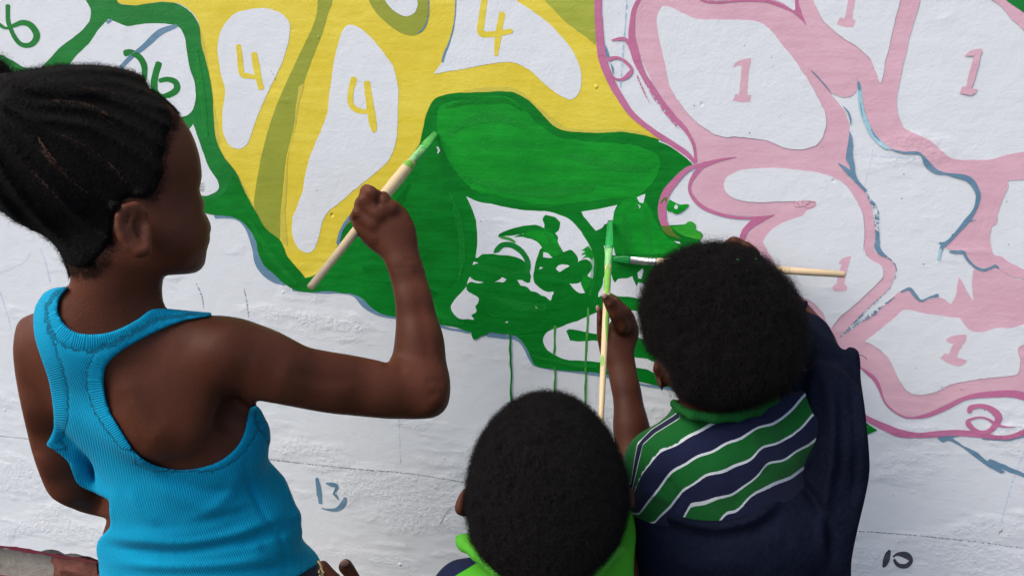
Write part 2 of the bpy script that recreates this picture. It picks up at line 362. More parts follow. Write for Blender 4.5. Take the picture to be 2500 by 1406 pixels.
area('bare_cell', 'S 838,72 855,60 880,70 910,95 940,135 960,165 972,215 971,260 970,300 965,350 945,395 910,425 880,450 850,475 820,500 797,520 785,545 778,580 768,607 755,618 735,612 720,595 712,565 715,530 730,490 740,465 745,430 755,390 770,350 795,290 805,230 812,170 825,110', WHITE, 4, .9)
area('bare_cell', 'S 1112,-420c 1112,30 1105,80 1090,120 1080,150 1058,182c 1100,175 1150,165 1200,156 1250,153 1290,170 1330,205 1370,235 1395,243 1412,230 1420,200 1415,165 1400,130 1370,90 1330,50 1290,20 1262,0 1230,-420c', WHITE, 4, .9)
stroke('blue_outline', 'S 1113,0,3 1110,50,3 1098,100,4 1086,130,6 1080,152,5', BLUE, 5)
stroke('blue_outline', 'S 1046,0,3 1045,40,3 1035,68,4 1020,82,3', BLUE, 5)
# left green network
area('green_outline', 'S 205,-420c 285,-420c 283,0 292,10 330,14 400,5 435,10 465,28 485,60 492,110 502,150 516,210 520,270 526,335 545,380 575,420 600,475 625,520 650,560 683,588 700,625 725,655 745,678c 790,668 830,655 870,700c 850,715 800,710 765,712 740,712 715,705 690,690 668,668 645,648 632,622 625,590 610,562 590,540 565,528 530,525 500,518c 380,480 330,380 200,300 60,260 -200,230c -200,60c 0,100 100,60 160,-40', GREENUP, 5, .9)
area('green_outline', 'S 500,490c 528,484 548,470 570,425c 600,475 625,520 650,560 683,588 700,625 725,655 745,680c 790,668 830,655 870,700c 850,715 800,710 765,712 740,712 715,705 690,690 668,668 645,648 632,622 625,590 610,562 590,540 565,528 530,525 497,520c', GREEN, 6, .9)
area('bare_cell', 'S -300,-420c 200,-420c 208,0c 222,25 218,55 190,85 150,115 122,145 98,168 60,166 30,150 0,133 -100,100 -300,60c', WHITE, 6, .9)
area('bare_cell', 'S 265,48c 290,58 312,65 340,60 380,57 420,60 440,68 452,90 457,130 465,170 475,200 478,240 470,270 455,283 400,290 250,240 150,200 180,145 215,110 240,75', WHITE, 7, .7)
area('bare_cell', 'S 472,303c 480,325 495,370 510,410 530,440 533,460 520,472 500,478 470,470 440,440 440,350', WHITE, 7)
stroke('blue_outline', 'Q1 590,330,22 640,280,24 700,232,28 780,160,32 860,128,18', BLUE, 8)
stroke('blue_outline', 'Q1 525,110,18 545,97,10', BLUE, 8)
stroke('painted_number', 'Q1 38,28,20 38,70,20 40,105,22 55,150,22 75,190,24 105,220,24 145,222,26 172,200,32 178,165,32 150,125,30 110,112,26 70,125,20 30,140,12 0,125,18 -30,110,20', GREENUP, 8, .6, label='green number 6 in the top left cell')
stroke('painted_number', 'Q1 612,262,34 640,258,30 680,280,30 703,320,30 705,370,26 700,410,20', GREENUP, 8, .6)
stroke('painted_number', 'Q1 775,312,34 760,360,34 752,410,36 760,450,30 790,470,22 830,462,30 862,438,34 858,405,30 820,388,26 780,395,22', GREENUP, 8, .6, label='green number 6 beside the girl\'s hairline')
area('bare_cell', 'S -300,560c 0,560 60,610 75,620c 60,640 -100,700 -300,700c', WHITE, 1)
# yellow numbers
stroke('painted_number', 'Q1 1165,225,26 1172,290,28 1182,362,28 1215,372,26 1262,382,18', YELLOW, 5, .6, label='yellow number 4 in the leftmost petal cell')
stroke('painted_number', 'Q1 1240,265,32 1250,320,34 1262,375,32 1275,432,30', YELLOW, 5, .6)
stroke('painted_number', 'Q1 1728,385,30 1716,440,28 1712,500,30 1730,530,28 1765,545,24 1800,545,18', YELLOW, 5, .6, label='yellow number 4 in the long middle petal cell')
stroke('painted_number', 'Q1 1792,405,32 1798,460,34 1810,540,36 1822,610,36 1828,640,22', YELLOW, 5, .6)
stroke('painted_number', 'S 1182,3,17 1177,45,16 1175,80,17 1200,84,15 1248,77,13', YELLOW, 5, .6, label='yellow number 4 in the top petal cell')
stroke('painted_number', 'S 1226,34,15 1219,70,16 1214,105,15 1211,135,9', YELLOW, 5, .6)
stroke('pencil_tick', 'Q1 1822,640,4 1828,655,2', CRACK, 6); stroke('pencil_tick', 'Q1 1322,345,3 1332,360,3 1350,400,2', CRACK, 6)
# blue under-drawing along the lower edge of the green
stroke('blue_outline', 'Q1 1050,1058,14 1150,1058,26 1205,1105,26 1245,1200,34 1275,1290,52 1330,1350,46 1390,1385,16', BLUE, 4)
stroke('blue_outline', 'Q3 1430,5,14 1560,16,22 1660,18,18 1730,30,26 1790,75,52 1850,120,30 1930,138,22', BLUE, 4)
stroke('blue_outline', 'A2 140,840,50 230,875,40 350,900,28 480,915,30 560,940,28 640,940,40', BLUE, 4)
stroke('blue_outline', 'A2 880,975,64 1100,1005,60 1200,1020,40 1300,1025,60 1400,1100,60 1470,1220,60 1530,1340,60 1590,1420,60', BLUE, 4)
stroke('blue_outline', 'A5 -30,300,50 0,400,60 60,455,30 200,490,30 370,515,30 700,550,40 900,575,50 1040,595,50 1160,612,60 1640,735,30 1870,772,40 2100,800,60 2230,850,30', BLUE, 4)
stroke('blue_outline', 'S 825,595,8 832,565,8 850,535,8 862,520,5', BLUE, 7)
# the big green area
area('green_field', 'S 742,682c 790,655 822,600 835,565 850,545 880,520 930,480 990,400 1022,355 1030,325 1040,280 1060,243 1100,229 1180,226 1250,225 1290,245 1320,275 1350,305 1380,320 1450,325 1530,325 1600,340 1650,365 1692,403c B3 460,520 350,620 260,730 222,830 212,950 235,1080 262,1140c A3 1770,692 1900,680 2020,670 2060,640 2120,635 2180,680 2175,760c 2260,790 2285,840 2240,920 S 1750,700 1720,900 1680,950c A5 1880,760 1640,700 1150,590 900,550 400,510 120,470 30,430 A2 1500,1230 1420,1110 1320,1010 1240,985 900,940 620,940 400,870 165,830 S 960,772 930,765 905,748 880,725 850,715 800,710 765,712', GREEN, 6, .9)
area('green_fill', 'S 1075,255 1150,240 1235,238 1280,268 1315,305 1360,335 1450,348 1560,358 1600,375 1612,400 1600,440 1560,478 1450,490 1330,500 1220,480 1150,462 1115,430 1088,385 1068,330 1066,280', GREEN2, 7, 2.2)
area('green_fill', 'A3 1000,420 930,520 915,640 930,800 900,950 940,1100 1200,1130 1500,1130 1700,1120 1900,1000 1750,850 1640,700 1560,560 1500,420 1300,180 1200,230', GREEN2, 7, 2.5)
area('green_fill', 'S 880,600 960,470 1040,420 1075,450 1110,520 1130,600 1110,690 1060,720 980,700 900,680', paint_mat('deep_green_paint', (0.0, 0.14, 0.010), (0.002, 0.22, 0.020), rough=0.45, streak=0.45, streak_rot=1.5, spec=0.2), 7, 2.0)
area('green_over_pink', 'A3 1650,700c 1790,700c 1850,800 1960,900 1860,870 1740,835 1680,760', MUD, 9)
area('fresh_green_dab', 'A3 1790,705c 1900,690 2020,675 2060,645 2120,640 2172,690 2165,760c 2250,800 2275,850 2230,910 2120,890 1960,830 1850,760', GREEN3, 9, 1.2)
area('fresh_green_dab', 'A3 1780,300c 1850,340 1950,375 2070,380c 2000,450 1940,490 1870,515 1810,480 1750,470 1735,400', GREEN2, 9, 1.2)
area('paint_gap', 'A3 1850,390 1880,370 1905,400 1890,435 1855,430', WHITE, 10)
stroke('green_over_pink', 'A3 1640,345,22 1690,290,24 1730,262,30 1720,330,20', MUD, 9)
area('paint_gap', 'A3 1840,930c 1930,935 1955,970c 1900,960', WHITE, 10)
# bare gaps inside the green
area('bare_cell', 'A1 555,125c 700,200 900,240 1300,320 1600,345 1750,350 1900,380 2100,460 2250,590 2350,740 2420,880 2470,1000 2495,1120 A4 932,80 928,180 912,255c 800,470 600,470 320,480 275,585c A2 1500,500 1000,600 675,745c 430,718 340,620 325,530 380,440 530,280 A1 620,1320c 660,1180 690,1050 715,850 722,700 700,500 640,300', WHITE, 8, 1.2)
area('loose_green_scribble', 'A1 690,1065c 730,1060 800,1005 920,1005 1050,1020 1280,1045 1430,1120 1500,1250 1540,1350 A2 1535,100 1528,185c 1490,200 1400,140 1330,150c 1380,235c 1470,250 1540,320c 1620,330 1700,385 1750,395 1835,460c 1880,370 1880,322c 1800,330 1700,290 1600,200 1572,80 A1 1575,1300 1600,1150 1680,930 1710,905c 1640,820 1550,780 1430,740 1280,740c 1440,690c 1150,725c 1100,740 1035,745c 1050,700 1200,630 1400,575 1600,555 1690,580 1740,610c 1745,560 1715,470 1760,405c 1900,440 1940,470 1985,520c 1960,630 1900,685c 1945,740 1940,820 1990,900 2035,975c 2140,945 2230,1020 2255,1080 2250,1130c 2300,1095 2390,1085 2450,1130 2480,1210 2400,1330c A2 2440,110 2480,130c 2560,300 2560,640c 1900,900 1250,985 1140,970 890,945 850,990 780,1010 720,1040 670,1055 640,1010 635,930c 600,850 675,742c 630,680c 705,640 712,600c 690,550 725,510 745,435 700,390 600,340 560,290 568,220 620,180 720,205 800,195 820,175c 760,160 680,145 612,100c 560,30c', GREEN, 9, 1.0)
for s in ('A1 665,1118c 740,1140c 645,1172c', 'A2 980,180c 1050,150 1100,105c 1165,135c 1130,180 1085,190c 1075,180', 'A1 1730,970c 1800,990 1875,1060c 1800,1065 1725,1050c',
          'A1 1665,1235c 1680,1195 1725,1210c', 'A1 1950,1180c 2000,1162 2100,1170 2130,1185c 2050,1230 1980,1280c 1920,1230', 'A2 2125,200c 2200,202 2270,190 2300,165c 2310,220 2365,345c 2280,345 2200,290',
          'A2 1600,540c 1635,570c 1625,585c', 'A2 1145,792c 1180,775c 1192,795c 1160,800'):
    area('paint_gap', s, WHITE, 10, .4)
stroke('loose_green_stroke', 'A1 975,975,30 1010,945,80 1060,890,85 1120,855,85 1230,860,85 1340,915,85 1430,1000,85 1485,1100,90 1500,1200,90 1480,1320,80', GREENUP, 10, 1.0)
area('fresh_green_dab', 'A1 1740,640c 1880,690 1940,790 1990,900 2025,980 1900,1040 1780,980 1700,880c 1600,780 1500,740 1440,700 1520,640', GREEN2, 10, 1.5)
area('fresh_green_dab', 'A1 1050,735c 1150,740 1250,775 1310,820 1290,835 1200,800 1080,760', DRIP, 10)
area('fresh_green_dab', 'A2 2330,70c 2440,110 2430,200 2370,330c 2310,220', GREEN2, 11)
area('fresh_green_dab', 'A1 2410,870c 2300,950c 2370,960 2300,1010c 2380,1010 2310,1080c 2400,1055 2480,1100c 2500,1000', GREEN2, 10)
area('bare_cell', 'A3 430,480c 700,440 990,370c 930,500 912,610c 835,608c 820,660 780,670 750,720 655,770c 560,660 450,520c', WHITE, 8, .7)
area('bare_cell', 'A3 1280,265c 1405,212c 1380,350c 1320,340', WHITE, 8)
area('bare_cell', 'A4 1190,160c 1215,220 1230,270 1260,320 1310,260 1450,250 1525,215c 1550,300 1590,395c 1620,310c 1720,350 1780,450 1740,540c 1640,560 1450,535 1300,530 1180,480 1050,520 960,565c 1000,480 1060,360 1095,230c 1120,150', WHITE, 8, .9)
area('bare_cell', 'A4 1600,160c 1685,95c 1700,140 1660,250c 1620,245', WHITE, 8)
area('bare_cell', 'A3 905,1145c 915,1050 925,1020c 940,1090 955,1145c', WHITE, 8, .3)
area('bare_cell', 'A4 975,770c 830,775 650,850 500,930 330,1010 210,1080 165,1160 165,1220 A5 210,200 320,280 500,360 700,385 1040,405 1500,470 1770,525 1900,600c 1900,400 A4 1760,1250 1700,1150 1660,900 1600,745c 1400,738', WHITE, 8, .9)
area('loose_green_stroke', 'A4 515,1050c 560,1018 680,1030 830,1065 970,1095 1300,1110 1600,1140 1720,1190 1950,1300c A5 1880,400c 1800,360 1760,335 1650,325 1560,312 1300,200 1150,90 970,70 700,85 570,70c A4 540,1110', GREEN, 9, .9)
stroke('paint_drip', 'A2 1210,940,60 1218,990,34 1224,1090,30 1219,1200,34 1228,1320,28 1226,1406,32 S 1249,915,5 1247,950,5 1249,975,7 1249,985,6', GREENUP, 10, .5)
stroke('paint_drip', 'A2 1908,860,60 1904,920,38 1900,1060,32 1903,1180,38 1892,1290,34', DRIP, 10, .6)
stroke('paint_drip', 'A5 333,480,36 344,620,30 338,740,38 342,860,30', DRIP, 10, .6)
stroke('paint_drip', 'A4 850,700,26 846,850,40 838,1000,32 829,1120,36 A5 815,300,32 808,460,38 814,640,30 806,800,36 808,1040,28', DRIP, 11, .6)
for s in ('S 1068,360,5 1072,368,6 1069,374,3', 'A3 1300,380,10 1330,400,16 1320,430,8', 'A3 780,1000,14 800,1060,16 790,1090,10'): stroke('paint_gap', s, WHITE, 10, .5)
# later passes of the brush, thinner and a little lighter or darker than what they cross
PASSL = paint_mat('thin_pass_of_light_green', (0.012, 0.33, 0.035), (0.02, 0.40, 0.05), rough=0.35, streak=0.5, alpha_edge=0.38)
PASSD = paint_mat('thin_pass_of_dark_green', (0.0, 0.15, 0.012), (0.0, 0.18, 0.015), rough=0.35, streak=0.5, alpha_edge=0.35)
for s, m_ in (('S 1090,330,8 1150,295,22 1220,285,26 1280,310,10', PASSL), ('S 1130,430,8 1220,455,26 1340,468,30 1450,455,12', PASSL), ('S 1380,380,8 1480,400,24 1560,410,20 1600,400,6', PASSL),
              ('S 1090,262,6 1150,248,14 1230,246,14 1275,268,6', PASSD), ('S 1100,470,6 1120,540,14 1130,620,14 1118,690,6', PASSL),
              ('S 1520,520,8 1530,570,20 1525,620,12', PASSL), ('S 1570,500,6 1580,560,18 1590,620,10', PASSL), ('S 1440,600,4 1450,660,14 1440,720,8', PASSL),
              ('S 985,640,10 1010,690,22 1060,720,18', PASSD), ('S 1000,450,8 960,520,26 930,590,18', PASSD), ('S 1200,720,8 1260,745,24 1330,750,14', PASSL), ('S 1170,650,8 1230,665,16 1290,660,8', PASSL),
              ('S 1060,740,8 1080,775,16 1130,790,8', PASSL), ('S 1330,560,6 1350,600,14 1375,620,8', PASSL), ('S 1300,870,6 1400,892,10 1460,895,6', PASSL), ('S 610,540,6 660,620,14 720,690,8', PASSL), ('S 480,120,6 492,220,14 505,330,8', PASSL)):
    stroke('thin_brush_pass', s, m_, 11, 1.4)
# dried ridges of thick green paint
RIDGE = GREEN2
for s in ('A1 1400,272,6 1600,282,10 1790,290,12 1900,268,8 2080,255,6', 'A3 0,395,8 100,382,10 210,380,6', 'A2 860,600,8 940,680,12 1040,700,12 1130,650,8', 'A2 1140,710,8 1230,690,10 1300,640,8',
          'A2 1680,655,8 1770,690,8', 'A2 1960,745,8 2060,765,10 2120,745,6', 'A1 1500,105,6 1560,98,10 1610,102,5'):
    stroke('paint_ridge', s, RIDGE, 11, .5)
# pinks
area('pink_ring', 'B1 735,-1900c 735,0c 690,70 668,180 666,300 672,420 700,520 740,630 790,750 860,880 950,1030 1050,1180 1150,1310 1230,1406 B3 540,80 590,170 622,280 632,370 600,455c 760,440 1000,520 1500,500 1900,520 2150,470c B4 480,440 560,490 603,520c 600,470 558,400 565,300 580,200 590,100 590,0 B2 585,1330 560,1250 500,1150 400,1030c 700,700c 20,-1900c B1 1370,-1900c', PINK, 3, .9)
area('bare_cell', 'B1 960,65c 1030,60 1100,90 1200,140 1320,195 1450,215 1700,218 1900,225 1980,235 2060,265 2180,370 2280,500 2400,640 2500,790 B2 100,800 200,950 280,1100 340,1230 355,1350 B3 2045,60 2000,170 1920,250 1800,290 1700,290 1580,275 1500,240 1400,195 1250,170 1050,155 940,160 800,110 700,50 B1 1330,1330 1200,1180 1080,1000 1045,930 1010,760 970,600 930,430 905,290 897,190 915,140', WHITE, 8, .9)
area('pink_ring', 'B3 600,455c 850,405 1060,368 1500,358 1800,368 2000,395 2150,430c B4 480,440 600,590 700,680 780,770 840,900 870,1050 885,1200 870,1340 B5 865,200 890,250 1000,300 1060,340 1100,420 1090,500 1040,630 900,760 700,950 480,1182c 250,1250 0,1100 -200,800 B3 1100,1500 1150,1280c 1200,1190 1270,1130 1350,1080 1460,1005c 1300,1020 1100,1015 900,985 750,930 640,850 580,760 570,680 600,600 640,520', PINK, 3, .9)
area('bare_cell', 'B3 935,720 930,650 960,590 1050,540 1120,510 1350,495 1550,490 1800,520 1980,550 2180,630 2280,720 2370,860 2430,1000 2455,1150 2445,1406 B5 750,150 780,270 850,340 930,380 965,440 960,520 900,590 700,780 500,950 400,1080c 355,1020 300,900 180,780 60,720 -100,640 -200,400 B3 1360,1300 1400,1220 1500,1130 1650,1060 1780,1020 1830,960c 1925,915 1918,858 1850,850 1700,852 1500,858 1200,860 1050,830 970,780', WHITE, 8, .9)
stroke('dry_pink_stroke', 'B3 1700,880,60 1850,885,70 1915,880,60', PINKDRY, 9, 1.5)
area('pink_branch', 'B2 20,-1900c 1410,-1900c 1370,0 1300,230 1240,450 1200,620 1150,880 1115,1090 1130,1230 1190,1390 B4 1230,80 1350,130 1480,190 1600,300 1660,355 1720,390 1900,405 2150,395 2300,350 2500,310 2900,230c 2900,580c 2500,620 2320,630c 2330,690 2260,850 2215,980 2200,1100 2150,1130 2130,1250 B5 2130,130 2170,270 2250,290 2350,360 2500,430 2900,520c 2900,660c 2500,550 2330,490 2200,405 2150,420 2060,445 1950,410 1870,300 1850,235 1700,225 1640,195c B4 1800,1180 1900,1060 1960,1000 2010,880 2020,790 1980,680 1900,600 1730,555 1600,530 1500,470 1430,370 1350,325 1200,322 1060,290 960,200 860,100 B2 780,1230 750,1100 735,960 690,850c 670,1000 620,1045 550,1060 490,1050 400,1010 180,770 0,640 -200,300c', PINK, 4, .9)
area('bare_cell', 'B2 200,-1900c 205,0 240,90 300,210 360,280 430,335 540,420 640,480 740,560 830,650 880,760 935,912c 960,830 990,660 1030,540 1060,380 1110,180 1150,0 1180,-1900c', WHITE, 8, .9)
area('pink_branch', 'B5 480,1182c 700,1030 900,890 1050,750 1150,670 1220,650 1300,700 1370,780 1450,770 1570,735 1640,760 1700,812c 1745,740 1760,690 1790,520c 1820,560 1880,680 1950,782c 1930,600 1945,430c 2060,455 2200,425 2330,500 2420,540 2500,560 2900,680c B6 2900,700c 2500,605 2350,590 2100,600 1850,650 1650,750 1450,840 1300,880 1200,875 1100,830 1000,740 950,620 900,520 800,400 720,345 500,250 350,50', PINK, 4, .9)
area('bare_cell', 'B5 770,1220c 900,1120 1050,1000 1180,885 1260,880 1400,915 1600,940 1720,960 1800,970 1870,1060 1930,1105 2050,1112 2200,1070 2350,1070 2500,1030 2900,950c B6 2900,60c 2500,95 2440,130 2440,190 2462,260 2450,380 2420,420 2300,440 2100,455 1900,490 1700,530 1550,600 1400,635 1290,630 1220,590 1150,490 1090,370 1030,240 950,160 850,90', WHITE, 8, .9)
area('green_corner', 'B2 2300,-1900c 2300,0 2350,40 2430,90 2500,140 2900,400c 2900,-1900c', GREENUP, 5)
area('pink_branch', 'B2 2000,-1900c 2140,0c 2250,80 2350,200 2450,290 2500,345 2900,800c 2900,450c 2500,145 2430,95 2350,45 2300,5 2290,-1900c', PINK, 4)
# darker pink outlines
stroke('dark_pink_outline', 'B1 262,-1900,76 268,0,76 275,200,82 285,400,88 310,600,92 350,750,86 430,930,80 520,1080,74 620,1230,68 740,1340,62 830,1406,60 B3 180,115,62 350,225,62 500,325,62 600,425,46', ROSE, 6)
stroke('dark_pink_outline', 'B1 720,-20,40 660,110,50 640,250,62 635,400,72 665,560,90 700,680,80 770,830,60 850,950,60 950,1100,55 1080,1260,50 1200,1390,50 B3 520,95,44 585,210,38 612,330,32 618,425,30', ROSE, 6)
stroke('painted_number', 'B1 415,442,14 480,428,34 560,430,42 610,480,50 650,560,60 690,650,60', ROSE, 7, label='dark pink number 2 squeezed into the narrow cell')
stroke('painted_number', 'B1 385,650,50 450,632,36 520,645,32 590,695,30 635,760,34 600,820,54 535,866,34 470,868,24 420,830,20 398,770,16', ROSE, 7)
stroke('dry_pink_stroke', 'B1 695,830,18 730,920,18 790,1050,10 830,1120,5', ROSEDRY, 7)
stroke('dry_pink_stroke', 'B1 720,740,40 800,900,50 900,1080,40 1020,1250,30 1140,1390,24', ROSEDRY, 7)
stroke('dark_pink_outline', 'B1 1380,0,12 1450,20,24 1600,26,26 1750,14,24 1900,8,24 2100,15,30 2250,60,38 2380,120,26 2490,205,14', ROSE, 6)
area('bare_cell', 'B1 1500,-1900c 1440,0c 1600,12 1800,-2 2000,-6 2150,-8 2280,40 2350,90 2430,128c 2415,0 2400,-1900c', WHITE, 5)
area('dark_pink_outline', 'B2 -20,-1900c 0,0 5,100 -10,125c 40,190 90,235 135,290c 110,220 70,120 40,0 20,-1900c', ROSE, 6)
stroke('dark_pink_outline', 'B3 1060,374,5 950,392,20 850,412,30 760,440,50 690,465,60 640,520,52 590,590,46 556,660,34 552,740,32 580,800,36 650,885,42 760,950,38 900,1000,34 1050,1030,30 1200,1040,28 1350,1030,26 1480,1003,4', ROSE, 6)
stroke('dark_pink_outline', 'B3 690,460,40 600,475,44 500,530,60 400,630,72 310,745,84 265,850,86 252,950,86 262,1050,82 292,1140,76', ROSE, 7)
area('dark_pink_outline', 'B3 1240,1045c 1350,1035 1480,1003c 1380,1060 1270,1120 1190,1190 1150,1280c 1090,1260c 1130,1150', ROSE, 6)
stroke('blue_outline', 'B3 595,520,26 585,545,10', CYANP, 7)
stroke('blue_outline', 'B3 220,200,16 330,250,8 450,330,8 540,400,12 590,455,8', WHITE, 7)
stroke('dark_pink_outline', 'B6 560,240,10 650,300,12 720,345,14 800,405,36 880,480,44 930,580,34 960,670,22 1010,755,20 1100,832,16 1200,882,18 1300,890,20 1450,865,42 1650,780,46 1850,680,46 2000,645,62 2200,632,74 2350,628,76 2500,655,86 2900,780,86', ROSE, 6)
stroke('dark_pink_outline', 'B6 500,720,60 740,868,60 850,932,64 1000,1000,78 1150,1060,82 1350,1082,54 1500,1072,60 1700,1055,62 1900,1062,66 2050,1075,70 2200,1105,46 2350,1098,50 2500,1050,62 2900,900,62', ROSE, 6)
stroke('painted_number', 'B6 1905,825,50 1915,785,60 1990,762,44 2070,765,50 2150,800,66 2205,850,80 2225,890,78 2195,960,60 2120,1035,52 2040,1048,40 1960,1020,46 1900,965,64 1885,930,50 1930,902,30 2020,885,24 2100,900,24 2170,945,34 2250,978,26 2330,990,12 2410,988,4', ROSE, 7, label='dark pink number 2 in the cell at the lower right')
# pink number ones
one = 'pink number 1 '
area('painted_number', 'B1 1740,738c 1755,700 1800,665 1860,645 1938,632c 1935,690 1918,760 1905,900 1900,1035c 1945,1040c 1925,1110c 1830,1115 1737,1100c 1765,1030c 1808,1035c 1820,900 1838,715c 1790,715', PINK, 9, .5, label=one+'in the large cell right of the yellow field')
area('painted_number', 'B2 1848,615c 1910,555 2035,528c 2050,560 2030,600c 1990,780 1935,965c 2000,970c 1975,1010 1925,1045c 1795,1020c 1825,945c 1868,945c 1900,800 1950,610c', PINK, 9, .5, label=one+'in the cell nearest the top right corner')
area('painted_number', 'B2 600,-80c 680,-80c 660,0 640,120 632,215c 665,225c 640,295c 540,295 458,265c 495,190c 545,205c 565,110 585,0', PINK, 9, .5, label=one+'cut off by the top of the picture')
area('painted_number', 'B5 480,378c 520,320 615,292c 590,380 555,520 545,598c 575,625 560,670c 430,670 412,630 440,598c 460,598c 470,500 500,430 518,375c', PINK, 9, .5, label=one+'behind the end of the level brush handle')
area('painted_number', 'B5 1655,1195c 1720,1160 1870,1145c 1865,1210 B6 1790,170 1770,235c 1820,245 1885,270c 1830,320 1760,325 1640,280 1585,240c 1635,190c 1680,200c 1710,120 1740,80c 1690,78 1650,45', PINK, 9, .5, label=one+'in the lowest cell on the right')
# blue outlines at the right
stroke('blue_outline', 'B4 1040,285,10 1100,305,16 1200,325,22 1340,328,28 1395,365,26 1440,440,66 1500,500,60 1570,540,40 1650,555,22 1780,580,48 1880,605,56 1950,670,58 1995,760,50 1998,830,44 1975,920,34 1930,1000,40 1870,1075,50 1790,1170,36 1700,1270,32 1640,1320,40 1605,1350,40 1590,1400,30', BLUE, 9)
stroke('blue_outline', 'B4 1580,1312,20 1640,1310,30', BLUE, 9); stroke('blue_outline', 'B4 1880,1075,20 1975,1058,5', BLUE, 9)
stroke('pale_blue_stroke', 'B2 700,950,32 710,1050,42 722,1150,52 745,1250,52 790,1360,48 B4 850,130,52 930,220,50 1000,270,36 1050,288,10', CYANP, 9)
stroke('blue_outline', 'B2 693,880,4 703,920,24 705,965,40 705,985,20', BLUE, 10)
stroke('pencil_tick', 'B2 715,1120,6 730,1220,6 745,1280,4', BLUE, 10); stroke('pencil_tick', 'B4 835,70,8 880,150,12 930,195,8', BLUE, 10)
stroke('pale_blue_stroke', 'B5 1590,220,30 1575,290,34 1568,325,30', CYANP, 10)
stroke('blue_outline', 'B2 182,768,6 260,850,14 330,930,12 390,1005,8', BLUE, 9); stroke('blue_outline', 'B2 530,1160,6 580,1220,18 605,1290,18 612,1360,5', BLUE, 9)
area('blue_outline', 'B4 597,90c 635,180 635,330 652,440 662,540 700,630 792,730c 770,762c 640,620 560,540 475,440c 560,485 605,525c 595,460 558,400 565,300 590,180', BLUE, 9)
stroke('dry_blue_stroke', 'B4 790,780,20 850,880,50 885,960,50 895,1080,46 900,1210,44', BLUEDRY, 9, 1.5)
stroke('blue_outline', 'B4 902,1190,40 903,1300,48 B5 895,180,54 915,225,56 955,268,44 1010,298,14', BLUE, 9)
stroke('dry_blue_stroke', 'B5 1020,310,12 1080,360,12 1110,440,10 1095,540,6', BLUEDRY, 9)
stroke('blue_outline', 'B5 1685,245,10 1720,245,34 1780,248,32 1840,250,34 1870,310,26 1950,395,22 2050,442,30 2140,418,24 2190,396,26 2225,425,12', BLUE, 9)
for s in ('B5 1155,680,12 1250,645,26 1300,705,38 1365,775,26 1450,755,20 1560,715,34', 'B5 1045,635,8 850,820,18 680,990,18 480,1185,10', 'B5 1085,735,10 980,820,22 850,925,34 740,1000,26 600,1090,12 480,1185,8'):
    stroke('dry_blue_stroke', s, BLUE if '1155' in s else BLUEDRY, 9, 1.6)
area('blue_outline', 'B6 1560,1112c 1640,1085 1860,1080c 1750,1100 1720,1110 1830,1185 2000,1270 2100,1355 2230,1430 2300,1480c 2250,1500c 2100,1415 1960,1310 1830,1210 1690,1140 1612,1158c', BLUE, 5, 1.0)
stroke('dry_blue_stroke', 'S 2415,1125,10 2450,1140,11 2490,1155,8 2600,1200,6', BLUE, 5, 1.5)
stroke('dry_blue_stroke', 'B6 2050,1118,14 2200,1128,18 2330,1130,16 2420,1112,14 2510,1090,14', BLUE, 5, 1.3)
area('blue_outline', 'B1 330,455c 365,540 395,625c 372,630 350,580', BLUE, 7); area('blue_outline', 'B1 405,690c 430,740 430,815c 415,760', BLUE, 7)
area('green_corner', 'B6 740,915c 900,1025c 770,1085c', GREEN, 5)
# cell numbers on the bare wall
stroke('painted_number', 'Q3 1548,928,14 1555,975,24 1562,1020,22 1566,1048,18', BLUE, 3, .8, label='blue number 13 low on the bare wall')
stroke('painted_number', 'Q3 1594,952,8 1618,958,18 1642,966,20 1640,985,18 1628,1003,10 1640,1012,14 1652,1030,8', BLUE, 3, .8)
stroke('painted_number', 'Q3 1685,1025,16 1672,1055,28 1645,1078,20 1600,1080,8 1570,1073,4', BLUE, 3, .8)
stroke('painted_number', 'Q4 1842,1282,18 1832,1310,34 1820,1345,26 1812,1360,10', BLACKP, 3, .8, label='charcoal number 10 at the lower right')
stroke('painted_number', 'Q4 1862,1310,10 1880,1298,14 1925,1302,34 1950,1330,20 1925,1355,24 1885,1350,20 1866,1325,14', BLACKP, 3, .8)
MAROON = paint_mat('old_maroon_paint', (0.12, 0.012, 0.03), (0.16, 0.03, 0.05), streak=0.5)
stroke('old_paint_edge', 'S -300,1290,5 -100,1322,6 0,1334,5 60,1343,8 110,1351,5 170,1361,6 240,1372,3', MAROON, 2, 2.2)
# specks of old paint and dirt
def specks():
    V = []; Fs = []; r = random.Random(11)
    pts = [(1173, 540), (2202, 485), (2325, 573), (1780, 660), (2255, 645), (1830, 325), (1695, 258), (2458, 492), (2462, 597), (2347, 951), (2404, 1001), (2300, 945), (1513, 655)]
    pts = [(p[0], p[1], 2.4) for p in pts]+[(r.uniform(600, 2600), r.uniform(0, 1400), r.uniform(.8, 1.9)) for _ in range(110)]
    for x, y, s in pts:
        b = len(V); n = 6
        for i in range(n):
            q = 2*math.pi*i/n; k = s*r.uniform(.5, 1.1); V.append(wall_at(x+math.cos(q)*k, y-math.sin(q)*k*.7, 0.005))
        Fs.append(tuple(range(b, b+n)))
    o = mesh_obj('dirt_specks', V, Fs, FLECK, wall, smooth=False); o['kind'] = 'stuff'
specks()

